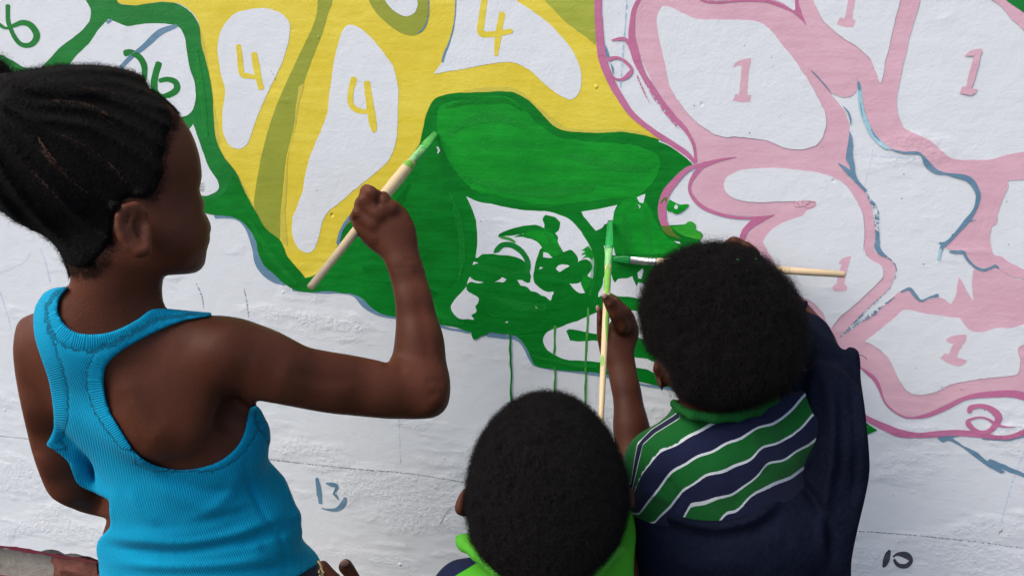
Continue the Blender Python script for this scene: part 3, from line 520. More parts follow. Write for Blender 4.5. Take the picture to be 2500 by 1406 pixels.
# ------------------------------------------------------------------ solid modelling with distance fields
def sd_poly(px, py, poly):
    d = np.full(px.shape, 1e18, np.float32); ins = np.zeros(px.shape, bool); n = len(poly)
    for i in range(n):
        ax, ay = poly[i-1]; bx, by = poly[i]; ex, ey = bx-ax, by-ay; L = ex*ex+ey*ey+1e-9
        t = np.clip(((px-ax)*ex+(py-ay)*ey)/L, 0, 1); dx = px-(ax+ex*t); dy = py-(ay+ey*t)
        np.minimum(d, dx*dx+dy*dy, out=d)
        c = (ay > py) != (by > py)
        if abs(ey) > 1e-9: ins ^= c & (px < (ex*(py-ay)/ey+ax))
    return np.where(ins, -np.sqrt(d), np.sqrt(d))
class Map2D:
    """a value drawn in the tracing frame, sampled bilinearly"""
    def __init__(s, x0, y0, x1, y1, st): s.b = (x0, y0, st); s.X, s.Y = np.meshgrid(np.arange(x0, x1, st, dtype=np.float32), np.arange(y0, y1, st, dtype=np.float32)); s.V = np.zeros_like(s.X)
    def get(s, u, v):
        x0, y0, st = s.b; h, w_ = s.V.shape
        fx = np.clip((u-x0)/st, 0, w_-1.001); fy = np.clip((v-y0)/st, 0, h-1.001)
        i = fx.astype(np.int32); j = fy.astype(np.int32); fx = fx-i; fy = fy-j
        A = s.V
        return (A[j, i]*(1-fx)+A[j, i+1]*fx)*(1-fy)+(A[j+1, i]*(1-fx)+A[j+1, i+1]*fx)*fy
def mask_map(trace, pad=120, st=4.0, step=12.0):
    poly = smooth_closed(P(trace), step); x0, y0 = poly.min(0)-pad; x1, y1 = poly.max(0)+pad
    m = Map2D(x0, y0, x1, y1, st); m.V = sd_poly(m.X, m.Y, poly).astype(np.float32); return m
def seg_info(px, py, line):
    """distance and running length to a polyline"""
    d = np.full(px.shape, 1e18, np.float32); s_ = np.zeros(px.shape, np.float32); acc = 0
    for (ax, ay), (bx, by) in zip(line[:-1], line[1:]):
        ex, ey = bx-ax, by-ay; L = math.hypot(ex, ey)+1e-9
        t = np.clip(((px-ax)*ex+(py-ay)*ey)/(L*L), 0, 1); q = (px-ax-ex*t)**2+(py-ay-ey*t)**2
        m = q < d; d = np.where(m, q, d); s_ = np.where(m, acc+t*L, s_); acc += L
    return np.sqrt(d), s_, acc
def add_ridge(mp, trace, wpx, amp, period=0, taper=True):
    ln = smooth_open([(a, b, 0) for a, b, _ in P(trace)], 14)[:, :2]
    x0, y0, st = mp.b; pad = wpx*2.4
    i0 = max(0, int((ln[:, 0].min()-pad-x0)/st)); i1 = min(mp.V.shape[1], int((ln[:, 0].max()+pad-x0)/st)+1)
    j0 = max(0, int((ln[:, 1].min()-pad-y0)/st)); j1 = min(mp.V.shape[0], int((ln[:, 1].max()+pad-y0)/st)+1)
    if i1 <= i0 or j1 <= j0: return
    d, s_, tot = seg_info(mp.X[j0:j1, i0:i1], mp.Y[j0:j1, i0:i1], ln)
    h = np.exp(-(d/wpx)**2)
    if period: h = h*(0.62+0.38*np.abs(np.sin(math.pi*(s_+d*0.8)/period)))
    if taper: h = h*np.clip(np.minimum(s_, tot-s_)/(tot*0.22+1e-6), 0, 1)
    mp.V[j0:j1, i0:i1] += (amp*h).astype(np.float32)

def smin(a, b, k): 
    h = np.clip(0.5+0.5*(b-a)/k, 0, 1); return b*(1-h)+a*h-k*h*(1-h)
def smax(a, b, k): return -smin(-a, -b, k)
def f_cap(X, p0, r0, p1, r1):
    d = p1-p0; L = float(d@d)+1e-12; q = X-p0; t = np.clip((q@d)/L, 0, 1)
    return np.sqrt(((q-t[:, None]*d)**2).sum(1))-(r0+(r1-r0)*t)
def f_ell(X, c, r, A):
    q = (X-c)@A; r = np.asarray(r, float); k0 = np.sqrt(((q/r)**2).sum(1)); k1 = np.sqrt(((q/(r*r))**2).sum(1))
    return k0*(k0-1.0)/(k1+1e-9)
def px(r, d): return r*d/F
def axes(fu, fv, fd, roll=None):
    """frame whose third axis points along camera-space (fu, -fv, -fd) ; first axis sideways"""
    z = CAMW@np.array([fu, -fv, -fd], float); z /= np.linalg.norm(z); up = np.array(roll if roll is not None else [0, 0, 1.0])
    x = np.cross(up, z); x /= np.linalg.norm(x); y = np.cross(z, x); return np.stack([x, y, z], 1)
CAMF = np.stack([CAMW@np.array([1.0, 0, 0]), CAMW@np.array([0, 1.0, 0]), CAMW@np.array([0, 0, -1.0])], 1)
class Solid:
    def __init__(s): s.ops = []
    def cap(s, a, ra, b, rb, k=0.012):     # a=(u,v,depth), radii in photo pixels
        s.ops.append(('c', at(*a), px(ra, a[2]), at(*b), px(rb, b[2]), k)); return s
    def chain(s, pts, k=0.012):
        for a, b in zip(pts[:-1], pts[1:]): s.cap(a[:3], a[3], b[:3], b[3], k)
        return s
    def ell(s, c, r, k=0.02, A=CAMF):      # radii in photo pixels
        s.ops.append(('e', at(*c), [px(q, c[2]) for q in r], A, k)); return s
    def wcap(s, a, ra, b, rb, k=0.02): s.ops.append(('c', np.array(a, float), ra, np.array(b, float), rb, k)); return s
    def cut_ell(s, c, r, k=0.006, A=CAMF): s.ops.append(('x', at(*c), [px(q, c[2]) for q in r], A, k)); return s
    def sil(s, m, k=0.012, grow=0.0): s.ops.append(('s', m, grow, k)); return s
    def bump(s, m): s.ops.append(('b', m)); return s
    def __call__(s, X):
        d = np.full(len(X), 1e3)
        uvd = None
        for o in s.ops:
            if o[0] == 'c': d = smin(d, f_cap(X, o[1], o[2], o[3], o[4]), o[5])
            elif o[0] == 'e': d = smin(d, f_ell(X, o[1], o[2], o[3]), o[4])
            elif o[0] == 'x': d = smax(d, -f_ell(X, o[1], o[2], o[3]), o[4])
            else:
                if uvd is None: uvd = project(X)
                if o[0] == 's': d = smax(d, (o[1].get(uvd[0], uvd[1])-o[2])*uvd[2]/F, o[3])
                elif o[0] == 'b': d = d-o[1].get(uvd[0], uvd[1])
        return d
    def bounds(s, pad=0.02):
        lo = []; hi = []
        for o in s.ops:
            if o[0] == 'c':
                r = max(o[2], o[4]); lo.append(np.minimum(o[1], o[3])-r); hi.append(np.maximum(o[1], o[3])+r)
            elif o[0] == 'e': r = max(o[2]); lo.append(o[1]-r); hi.append(o[1]+r)
        return np.min(lo, 0)-pad, np.max(hi, 0)+pad
def surface(fn, lo, hi, h, relax=2):
    """naive surface nets on a sparse grid"""
    B = 4; n = (np.ceil((np.asarray(hi)-lo)/(h*B)).astype(int)+1); lo = np.asarray(lo, float)
    g = [np.arange(n[i]) for i in range(3)]
    C = np.stack(np.meshgrid(*g, indexing='ij'), -1).reshape(-1, 3)
    cc = lo+(C*B+(B-1)/2)*h
    fc = np.empty(len(cc), np.float32)
    for a in range(0, len(cc), 400000): fc[a:a+400000] = fn(cc[a:a+400000])
    act = np.abs(fc) < h*B*2.1
    V = np.repeat(np.repeat(np.repeat(np.sign(fc).reshape(n), B, 0), B, 1), B, 2).astype(np.float32)*h*B
    A = C[act]*B
    off = np.stack(np.meshgrid(*[np.arange(B)]*3, indexing='ij'), -1).reshape(-1, 3)
    I = (A[:, None, :]+off[None]).reshape(-1, 3)
    val = np.empty(len(I), np.float32)
    for a in range(0, len(I), 500000): val[a:a+500000] = fn(lo+I[a:a+500000]*h)
    V[I[:, 0], I[:, 1], I[:, 2]] = val
    ins = V < 0
    s0 = np.zeros(tuple(x-1 for x in V.shape), np.int8)
    for dx in (0, 1):
        for dy in (0, 1):
            for dz in (0, 1): s0 += ins[dx:V.shape[0]-1+dx, dy:V.shape[1]-1+dy, dz:V.shape[2]-1+dz]
    cells = np.argwhere((s0 > 0) & (s0 < 8))
    idx = -np.ones(s0.shape, np.int32); idx[cells[:, 0], cells[:, 1], cells[:, 2]] = np.arange(len(cells))
    acc = np.zeros((len(cells), 3)); cnt = np.zeros(len(cells))
    cor = [(a, b, c) for a in (0, 1) for b in (0, 1) for c in (0, 1)]
    def gv(o): return V[cells[:, 0]+o[0], cells[:, 1]+o[1], cells[:, 2]+o[2]]
    for i, a in enumerate(cor):
        for b in cor[i+1:]:
            if sum(x != y for x, y in zip(a, b)) != 1: continue
            va, vb = gv(a), gv(b); m = (va < 0) != (vb < 0); t = np.where(m, va/(va-vb+1e-12*(va == vb)), 0)
            p = np.array(a)+(np.array(b)-np.array(a))*t[:, None]; acc += p*m[:, None]; cnt += m
    verts = lo+(cells+acc/np.maximum(cnt, 1)[:, None])*h
    quads = []
    for ax in range(3):
        o1, o2 = [q for q in range(3) if q != ax]
        sl0 = [slice(None)]*3; sl1 = [slice(None)]*3; sl0[ax] = slice(0, -1); sl1[ax] = slice(1, None)
        a = ins[tuple(sl0)]; b = ins[tuple(sl1)]; e = np.argwhere(a != b)
        e = e[(e[:, o1] > 0) & (e[:, o2] > 0) & (e[:, o1] < s0.shape[o1]) & (e[:, o2] < s0.shape[o2])]
        def ci(d1, d2):
            q = e.copy(); q[:, o1] -= d1; q[:, o2] -= d2; return idx[q[:, 0], q[:, 1], q[:, 2]]
        q = np.stack([ci(1, 1), ci(0, 1), ci(0, 0), ci(1, 0)], 1); fl = a[e[:, 0], e[:, 1], e[:, 2]]
        if ax == 1: fl = ~fl
        q = np.where(fl[:, None], q, q[:, ::-1]); quads.append(q)
    Q = np.concatenate(quads); Q = Q[(Q >= 0).all(1)]
    e = np.concatenate([Q[:, [0, 1]], Q[:, [1, 2]], Q[:, [2, 3]], Q[:, [3, 0]]])
    deg = np.bincount(e[:, 0], minlength=len(verts))+np.bincount(e[:, 1], minlength=len(verts))
    for _ in range(relax):
        nv = np.zeros_like(verts)
        for c in range(3): nv[:, c] = np.bincount(e[:, 0], verts[e[:, 1], c], len(verts))+np.bincount(e[:, 1], verts[e[:, 0], c], len(verts))
        verts = np.where(deg[:, None] > 0, verts*.5+.5*nv/np.maximum(deg, 1)[:, None], verts)
    used = np.unique(Q); mp = -np.ones(len(verts), int); mp[used] = np.arange(len(used))
    return verts[used], mp[Q]
def strands(name, V, Q, n, length, rad, mat, parent, curl=1.0, seg=4, sel=None, flat=0.5, seed=1):
    """short curled hairs rooted on a surface, one mesh"""
    r = np.random.default_rng(seed)
    A, B_, C_ = V[Q[:, 0]], V[Q[:, 1]], V[Q[:, 2]]; nr = np.cross(B_-A, C_-A); ar = np.linalg.norm(nr, axis=1); ok = ar > 0
    cen = V[Q].mean(1)
    if sel is not None: ok &= sel(cen)
    ids = np.nonzero(ok)[0]; pr = ar[ids]/ar[ids].sum(); pick = r.choice(ids, n, p=pr)
    nr = nr[pick]/ar[pick][:, None]; w1 = r.random((n, 4)); w1 /= w1.sum(1, keepdims=True)
    p = (V[Q[pick]]*w1[:, :, None]).sum(1)-nr*0.001
    rnd = r.normal(size=(n, 3)); tg = np.cross(nr, rnd); tg /= np.linalg.norm(tg, axis=1, keepdims=True)
    bt = np.cross(nr, tg); L = length*r.uniform(.5, 1.25, n); ph = r.uniform(0, 6.28, n); tw = r.uniform(3.5, 7.0, n)*curl
    Vs = []; rr = rad
    for k in range(seg+1):
        t = k/seg; a = ph+tw*t; rc = L*0.20*curl
        c = p+nr*(L*t*(1-flat*.4*t))[:, None]+tg*(L*flat*t*t)[:, None]+(tg*np.cos(a)[:, None]+bt*np.sin(a)[:, None])*(rc*min(1, t*2))[:, None]
        w_ = rr*(1-0.6*t)
        for q in range(3):
            an = 2*math.pi*q/3; Vs.append(c+tg*(math.cos(an)*w_)+bt*(math.sin(an)*w_))
    Vs = np.stack(Vs, 1).reshape(-1, 3); m = 3*(seg+1); base = np.arange(n)*m; Fq = []
    for k in range(seg):
        for q in range(3):
            a = k*3+q; b = k*3+(q+1) % 3; Fq.append(np.stack([base+a, base+b, base+b+3, base+a+3], 1))
    o = mesh_obj(name, Vs, np.concatenate(Fq), mat, parent); o['kind'] = 'stuff'; return o

# ------------------------------------------------------------------ materials of people
def skin_mat(name, col, col2, rough=0.52):
    m = bpy.data.materials.new(name); m.use_nodes = True; t = m.node_tree; L = t.links.new; b = t.nodes['Principled BSDF']
    tc = t.nodes.new('ShaderNodeTexCoord')
    n = N(t, 'ShaderNodeTexNoise', Scale=14.0, Detail=4.0, Roughness=0.55); L(tc.outputs['Object'], n.inputs['Vector'])
    rp = N(t, 'ShaderNodeMapRange'); rp.inputs['From Min'].default_value = 0.35; rp.inputs['From Max'].default_value = 0.65; L(n.outputs['Fac'], rp.inputs['Value'])
    mix = N(t, 'ShaderNodeMix', data_type='RGBA'); mix.inputs['A'].default_value = (*col, 1); mix.inputs['B'].default_value = (*col2, 1)
    L(rp.outputs[0], mix.inputs['Factor']); L(mix.outputs['Result'], b.inputs['Base Color'])
    n2 = N(t, 'ShaderNodeTexNoise', Scale=700.0, Detail=3.0); L(tc.outputs['Object'], n2.inputs['Vector'])
    n3 = N(t, 'ShaderNodeTexVoronoi', Scale=420.0); L(tc.outputs['Object'], n3.inputs['Vector'])
    ad = N(t, 'ShaderNodeMath', operation='ADD'); L(n2.outputs['Fac'], ad.inputs[0]); L(n3.outputs['Distance'], ad.inputs[1])
    bp = N(t, 'ShaderNodeBump'); bp.inputs['Strength'].default_value = 0.22; bp.inputs['Distance'].default_value = 0.0006
    L(ad.outputs[0], bp.inputs['Height']); L(bp.outputs[0], b.inputs['Normal'])
    rr = N(t, 'ShaderNodeMapRange'); rr.inputs['To Min'].default_value = rough-.06; rr.inputs['To Max'].default_value = rough+.10; L(n.outputs['Fac'], rr.inputs['Value']); L(rr.outputs[0], b.inputs['Roughness'])
    b.inputs['Specular IOR Level'].default_value = 0.15
    b.inputs['Subsurface Weight'].default_value = 0.15; b.inputs['Subsurface Radius'].default_value = (0.006, 0.002, 0.001); b.inputs['Subsurface Scale'].default_value = 1.0
    return m
SKIN = skin_mat('brown_skin', (0.078, 0.023, 0.0115), (0.108, 0.034, 0.018))
SKIN2 = skin_mat('deep_brown_skin', (0.052, 0.016, 0.009), (0.075, 0.025, 0.014))
NAIL = simple_mat('fingernail', (0.30, 0.17, 0.14), rough=0.35, spec=0.5)
HAIR = simple_mat('black_hair', (0.008, 0.0065, 0.0065), rough=0.8, spec=0.15, noise=0.3, scale=300)
HAIRB = simple_mat('dense_black_hair', (0.005, 0.0043, 0.0045), rough=0.9, spec=0.1, noise=0.4, scale=420, bump=0.002)
SCALP = paint_mat('scalp_parting', (0.034, 0.017, 0.011), (0.048, 0.025, 0.016), rough=0.8, dry=0.47, spec=0.1)
def knit_mat(name, col, amp=0.00017, sheen=0.3):
    m = bpy.data.materials.new(name); m.use_nodes = True; t = m.node_tree; L = t.links.new; b = t.nodes['Principled BSDF']
    a = N(t, 'ShaderNodeAttribute', attribute_name='rib')
    s = N(t, 'ShaderNodeMath', operation='SINE'); L(a.outputs['Fac'], s.inputs[0])
    tc = t.nodes.new('ShaderNodeTexCoord'); n = N(t, 'ShaderNodeTexNoise', Scale=900.0, Detail=2.0); L(tc.outputs['Object'], n.inputs['Vector'])
    n2 = N(t, 'ShaderNodeTexNoise', Scale=20.0, Detail=3.0); L(tc.outputs['Object'], n2.inputs['Vector'])
    ad = N(t, 'ShaderNodeMath', operation='MULTIPLY_ADD'); L(n.outputs['Fac'], ad.inputs[0]); ad.inputs[1].default_value = 0.9; L(s.outputs[0], ad.inputs[2])
    bp = N(t, 'ShaderNodeBump'); bp.inputs['Strength'].default_value = 1.0; bp.inputs['Distance'].default_value = amp
    L(ad.outputs[0], bp.inputs['Height']); L(bp.outputs[0], b.inputs['Normal'])
    mr = N(t, 'ShaderNodeMapRange'); mr.inputs['From Min'].default_value = -1; mr.inputs['From Max'].default_value = 1.6; L(ad.outputs[0], mr.inputs['Value'])
    mix = N(t, 'ShaderNodeMix', data_type='RGBA'); mix.inputs['A'].default_value = (*[x*.88 for x in col], 1); mix.inputs['B'].default_value = (*[min(1, x*1.12) for x in col], 1)
    L(mr.outputs[0], mix.inputs['Factor']); L(mix.outputs['Result'], b.inputs['Base Color'])
    b.inputs['Roughness'].default_value = 0.85; b.inputs['Specular IOR Level'].default_value = 0.15
    b.inputs['Sheen Weight'].default_value = sheen; b.inputs['Sheen Roughness'].default_value = 0.4
    return m
KNIT = knit_mat('turquoise_rib_knit', (0.0, 0.265, 0.46), sheen=0.03)
DENIM = simple_mat('dark_denim', (0.012, 0.014, 0.028), rough=0.9, noise=0.5, scale=500, bump=0.0006, sheen=0.1)
GOLD = simple_mat('gold_stitching', (0.30, 0.22, 0.09), rough=0.5, noise=0.3, scale=200)
SHOE = simple_mat('dark_shoe_canvas', (0.02, 0.02, 0.025), rough=0.8, noise=0.3, scale=200)
SOLE = simple_mat('white_rubber_sole', (0.6, 0.6, 0.58), rough=0.6, noise=0.1, scale=40)

def part_surface(name, fn, lo, hi, h, mat, root, relax=2, attr=None):
    V, Q = surface(fn, lo, hi, h, relax)
    at_ = attr(V) if attr else None
    return mesh_obj(name, V, Q, mat, root, attrs=at_), V, Q

# ================================================================== the girl in the turquoise vest
def legs(sol, hipL, hipR, foot_dir, zf=0.05, r=(0.062, 0.042, 0.028)):
    for h in (hipL, hipR):
        k = np.array([h[0], h[1]+.01, h[2]*.52]); a = np.array([h[0], h[1]-.005, zf+.02])
        sol.wcap(h, r[0], k, r[1], .02).wcap(k, r[1], a, r[2], .02)
        f1 = a+np.array([foot_dir[0], foot_dir[1], 0])*.11; f1[2] = 0.028; a2 = a.copy(); a2[2] = .03
        sol.wcap(a2, .026, f1, .020, .01)
def shoes(root, hips, foot_dir, zf=0.05):
    for h in hips:
        s = Solid(); a = np.array([h[0], h[1]-.005, .036]); f1 = a+np.array([foot_dir[0], foot_dir[1], 0])*.115; f1[2] = .032
        s.wcap(a, .036, f1, .030, .01).wcap(a, .036, a+np.array([0, 0, .045]), .033, .01)
        fn = lambda X, s=s: np.maximum(s(X), np.maximum(.012-X[:, 2], X[:, 2]-.085))
        lo, hi = s.bounds(.01); o, _, _ = part_surface('shoe', fn, lo, hi, .004, SHOE, root)
        fn2 = lambda X, s=s: np.maximum(s(X)-.003, np.maximum(.001-X[:, 2], X[:, 2]-.018))
        o2, _, _ = part_surface('sole', fn2, lo, hi, .004, SOLE, o)
        o2.location = (0, 0, 0)

def girl():
    root_xy = at(520, 1500, .84); root = empty('person', (root_xy[0], root_xy[1], 0))
    tag(root, 'girl in a turquoise ribbed vest, cornrows tied back, arm raised with a paintbrush', 'girl')
    SIL = mask_map('S 165,650 130,615 90,570 50,520 15,470 0,400 5,320 40,250 100,205 170,180 250,176 320,190 380,228 425,268 458,308 478,350 489,390 493,430 490,450c 486,462 491,476 498,490 500,500 497,512 500,520 507,530 514,546 516,562 511,572 514,582 511,594 505,612 503,630 500,645 492,657 478,666 460,669 430,671 400,673c 396,700 398,735 407,755 440,762 500,769 550,771 600,780 680,810 750,846 800,857 860,867 920,879 948,887c 960,850 966,800 965,740 958,700 945,655 933,630 908,613 882,598 871,585 868,570 862,553 852,543 850,531 856,520 860,508 866,488 873,474 877,463 885,452 896,447 910,452 923,463c 936,463 948,471 955,486c 972,489 989,506 1002,529 1013,551 1020,578 1024,610 1027,630 1040,665 1060,740 1075,790 1090,850 1100,920 1098,980 1085,1008 1060,1020 980,1024 900,1018 800,1008 700,990 640,979 622,976c 633,1008 655,1058 665,1110 690,1150 700,1195 720,1240 740,1270 745,1310 765,1350 775,1400 800,1500 850,1700 900,2100 900,3200c 100,3200c 200,1700 235,1500 240,1350 262,1265c 200,1250 160,1235 125,1213 105,1180 80,1110 60,1030 45,960 35,900 32,840 45,780 78,732 120,708 168,700c 172,675', pad=160)
    b = Solid()
    # trunk
    b.ell((300, 900, .775), (215, 150, 105), .04).ell((420, 1050, .80), (190, 190, 110), .05)
    b.ell((480, 1260, .84), (235, 170, 125), .05).ell((548, 1045, .805), (92, 105, 80), .03).ell((520, 1440, .875), (260, 150, 140), .05)
    b.cap((95, 840, .775), 66, (230, 790, .765), 70, .04).cap((250, 790, .76), 78, (560, 850, .765), 78, .04)
    b.ell((400, 985, .745), (120, 120, 50), .03)                    # shoulder blade
    b.cap((290, 620, .735), 112, (262, 800, .755), 128, .03)        # neck
    # head
    fA = axes(0.93, 0.10, 0.36)
    b.ell((255, 400, .735), (185, 205, 235), .02, fA)
    b.ell((395, 450, .745), (150, 190, 98), .03, fA).ell((415, 575, .74), (125, 92, 92), .03, fA)
    b.ell((455, 635, .755), (52, 36, 46), .02, fA).ell((500, 560, .775), (45, 34, 22), .015, fA)
    b.cap((492, 430, .775), 14, (500, 500, .80), 16, .015)
    # ear
    b.ell((326, 562, .672), (42, 62, 14), .006, axes(0.55, 0.18, 0.80, None)) if False else None
    rim = [(352, 515, .668, 8), (330, 503, .664, 9.5), (306, 510, .659, 10), (293, 530, .656, 10), (291, 556, .656, 10), (301, 580, .657, 10), (318, 602, .660, 10), (338, 616, .663, 12), (356, 610, .666, 12), (362, 594, .668, 9)]
    b.chain(rim, .005)
    b.ell((328, 555, .671), (38, 50, 17), .008)
    b.cut_ell((343, 548, .655), (18, 27, 13), .004)
    b.cap((362, 560, .668), 8, (362, 575, .668), 8, .006)
    b.cap((326, 525, .661), 6, (316, 560, .660), 6, .004).cap((316, 560, .660), 6, (335, 592, .662), 6, .004)
    # right arm
    b.chain([(560, 865, .770, 92), (680, 900, .790, 90), (800, 930, .815, 80), (920, 948, .838, 72), (1025, 955, .855, 70)], .02)
    b.chain([(1028, 945, .857, 72), (1022, 830, .868, 58), (1005, 735, .878, 50), (985, 655, .885, 47), (975, 615, .887, 47)], .015)
    # right hand closed on the brush
    b.ell((948, 555, .882), (74, 62, 34), .010, CAMF).ell((960, 590, .885), (56, 50, 34), .012)
    b.chain([(955, 510, .872, 21), (908, 470, .866, 18), (893, 464, .872, 17), (905, 480, .905, 15), (925, 500, .915, 13)], .005)
    b.chain([(925, 525, .870, 21), (888, 492, .868, 17), (878, 497, .880, 16), (895, 520, .912, 14)], .005)
    b.chain([(910, 550, .872, 20), (872, 522, .872, 16), (866, 528, .885, 15), (885, 548, .912, 13)], .005)
    b.chain([(915, 580, .876, 20), (872, 556, .878, 15), (870, 560, .89, 13), (885, 572, .91, 11)], .005)
    b.chain([(985, 560, .895, 24), (962, 505, .892, 17), (940, 480, .888, 15), (930, 482, .895, 12)], .004)
    # left arm, forearm passing in front of her
    b.chain([(92, 850, .775, 58), (112, 980, .785, 62), (140, 1100, .80, 56), (165, 1180, .815, 50)], .02)
    b.chain([(165, 1180, .815, 50), (240, 1225, .86, 42), (330, 1260, .91, 33)], .015)
    b.ell((365, 1275, .935), (42, 34, 26), .01)
    for q in range(4): b.chain([(370+q*3, 1262+q*12, .94, 10), (405+q*2, 1258+q*13, .955, 9), (425, 1270+q*12, .957, 8)], .003)
    b.chain([(355, 1255, .93, 11), (378, 1235, .935, 9), (395, 1232, .94, 8)], .003)
    det = Map2D(-60, 100, 1160, 1460, 4.0)
    add_ridge(det, 'Q3 600,380 620,520 700,700 850,800', 46, .005); add_ridge(det, 'Q3 950,230 1150,330 1350,380', 55, .003)
    add_ridge(det, 'Q3 1150,480 1130,600 1080,720', 34, -.006); add_ridge(det, 'Q3 1890,375 1960,400', 10, -.002, taper=False)
    add_ridge(det, 'Q3 1870,1 1870,2', 1, 0); add_ridge(det, 'S 985,640 1020,632', 5, -.0006)
    add_ridge(det, 'S 1050,1000 1072,985', 20, .0022, taper=False); add_ridge(det, 'S 1085,940 1060,930 1035,935', 9, -.0012); add_ridge(det, 'S 1070,960 1045,962', 8, -.001); add_ridge(det, 'S 1005,648 1006,652', 13, .0014, taper=False)
    add_ridge(det, 'S 700,905 780,925 870,930', 20, -.0014); add_ridge(det, 'S 1050,900 1035,800 1015,700', 12, -.0012); add_ridge(det, 'S 520,800 600,822 700,850', 24, .0012)
    add_ridge(det, 'S 935,660 980,655 1030,650', 4, -.0006)
    add_ridge(det, 'S 928,468 924,492 930,505', 6, -.004); add_ridge(det, 'S 872,492 896,500 915,515', 6, -.0015); add_ridge(det, 'S 860,532 885,535', 5, -.0015)
    add_ridge(det, 'S 955,490 940,497', 5, -.002)
    add_ridge(det, 'S 30,1075 60,1098 110,1105', 6, -.0012)
    add_ridge(det, 'S 440,640 430,600 450,570', 14, -.0008)
    b.bump(det)
    hl, hr = at(400, 1560, .875), at(640, 1560, .875); hl[2] = hr[2] = .60
    legs(b, hl, hr, (0.3, 0.95)); b.wcap(hl, .085, hr, .085, .05)
    b.sil(SIL, .005)
    lo, hi = b.bounds(.015); lo[2] = max(lo[2], 0.0)
    body, V, Q = part_surface('body', b, lo, hi, .0025, SKIN, root, relax=1)
    # vest
    tank_s = 'S 168,700c 125,706 95,728 83,768 85,820 100,870 120,930 131,1000 131,1050 113,1086c 145,1106 168,1128 190,1180 232,1202 268,1220c 268,1250 270,1285 240,1320 236,1360 245,1406 240,1500 300,1530 500,1500 690,1425 790,1366c 780,1330 765,1290 760,1255 745,1220 720,1180 700,1140 680,1090 665,1040 652,1030 636,1000 626,990c 610,996c 604,1025 596,1060 578,1092 540,1124 490,1142 430,1147 370,1133 330,1105 300,1060 270,1010 257,970 252,930 258,893 290,860 340,830 390,805 450,782 516,770c 516,764c 470,760 400,754 368,757 340,778 300,800 260,814 210,817 180,810 155,790 141,760 145,728'
    TM = mask_map(tank_s, pad=80, st=3.0, step=10)
    edge = [(x, y) for x, y in smooth_closed(P(tank_s), 20)]; edge.append(edge[0])
    dmap = Map2D(*TM.b[:2], TM.b[0]+TM.V.shape[1]*3.0-1, TM.b[1]+TM.V.shape[0]*3.0-1, 6.0)
    _, sarc, _ = seg_info(dmap.X, dmap.Y, edge)
    relief = Map2D(0, 600, 900, 1560, 3.0)
    # bound edges: a raised band with a seam where it meets the panel
    inner = -TM.get(relief.X, relief.Y); top = relief.Y < 1160
    W0 = np.interp(relief.Y, [0, 960, 1090, 1150], [42, 40, 22, 16]); OKB = (relief.Y < 1150) & ~((relief.X < 330) & (relief.Y > 1096))
    band = (inner > -5) & (inner < W0-2) & OKB
    relief.V += np.where(band, .0004, 0)
    relief.V -= (.0008*np.exp(-((inner-W0)/3.4)**2)*OKB).astype(np.float32)
    for tr, wp, am in (('Q3 490,1245 640,1270 850,1285 1030,1262 1200,1222 1400,1150 1490,1120', 13, -.0050), ('Q3 500,1215 700,1240 900,1250 1060,1228 1200,1190 1380,1110', 16, .0042),
                       ('Q3 1150,1262 1300,1215 1450,1170', 10, -.0030), ('Q3 1210,800 1200,900 1235,1000 1285,1100 1370,1220 1395,1330 1400,1406', 6, -.0022),
                       ('Q3 700,900 820,1000 1000,1070 1180,1060 1260,1010', 18, .0022), ('Q3 740,870 880,950 1060,990 1200,960', 12, -.0018),
                       ('Q3 520,1330 760,1360 1000,1350 1250,1330 1450,1280', 22, .0028), ('Q3 530,1370 800,1392 1100,1385 1400,1350 1540,1310', 12, -.0025),
                       ('Q3 1300,850 1340,950 1400,1040 1440,1110', 14, -.0022), ('Q3 1180,880 1120,1000 1010,1100 880,1150', 16, .0016),
                       ('Q3 300,270 380,300 480,300 560,270', 8, -.0012), ('Q3 330,820 420,930 480,1040 560,1130', 14, .0022), ('Q3 380,790 480,900 560,1020', 12, -.0018),
                       ('Q3 1430,1080 1490,1150 1480,1230', 16, .003), ('Q3 560,1180 800,1200 1000,1180 1150,1130', 12, .0014), ('Q3 540,1300 700,1322 900,1330 1100,1318 1300,1285', 10, -.0018),
                       ('Q3 900,1140 1100,1110 1250,1060', 9, -.0012), ('Q3 1260,1240 1330,1300 1420,1330', 10, -.0022), ('Q3 620,980 680,1080 790,1160', 12, .0012)):
        add_ridge(relief, tr, wp, am)
    def vest(X):
        u, v, d = project(X)
        o = .0040+relief.get(u, v)+np.clip((v-1180)/300, 0, 1)*.004
        return smax(b(X)-np.maximum(o, .0009), (TM.get(u, v)-1)*d/F, .0015)
    def rib(V_):
        u, v, d = project(V_); q = (u-270)*.949-(v-760)*.316+14*np.sin(v/90)
        inn = -TM.get(u, v); bnd = (inn < np.interp(v, [0, 960, 1090, 1150], [42, 40, 22, 16])) & (v < 1150) & ~((u < 330) & (v > 1096))
        return {'rib': np.where(bnd, dmap.get(u, v)*2*math.pi/5.4, q*2*math.pi/5.8)}
    dmap.V = sarc.astype(np.float32)
    def dmap_get(u, v):
        x0, y0, st = dmap.b; i = np.clip(((u-x0)/st).astype(int), 0, dmap.V.shape[1]-1); j = np.clip(((v-y0)/st).astype(int), 0, dmap.V.shape[0]-1)
        return dmap.V[j, i]
    lo2 = np.array([lo[0], lo[1], at(500, 1560, .9)[2]-.03]); hi2 = np.array([hi[0], hi[1], at(270, 690, .7)[2]+.02])
    part_surface('vest_top', vest, lo2, hi2, .0024, KNIT, root, relax=1, attr=rib)
    # jeans
    zw = at(500, 1400, .8)[2]-.015
    def jeans(X):
        return smax(b(X)-.0045, np.maximum(X[:, 2]-zw, .055-X[:, 2]), .002)
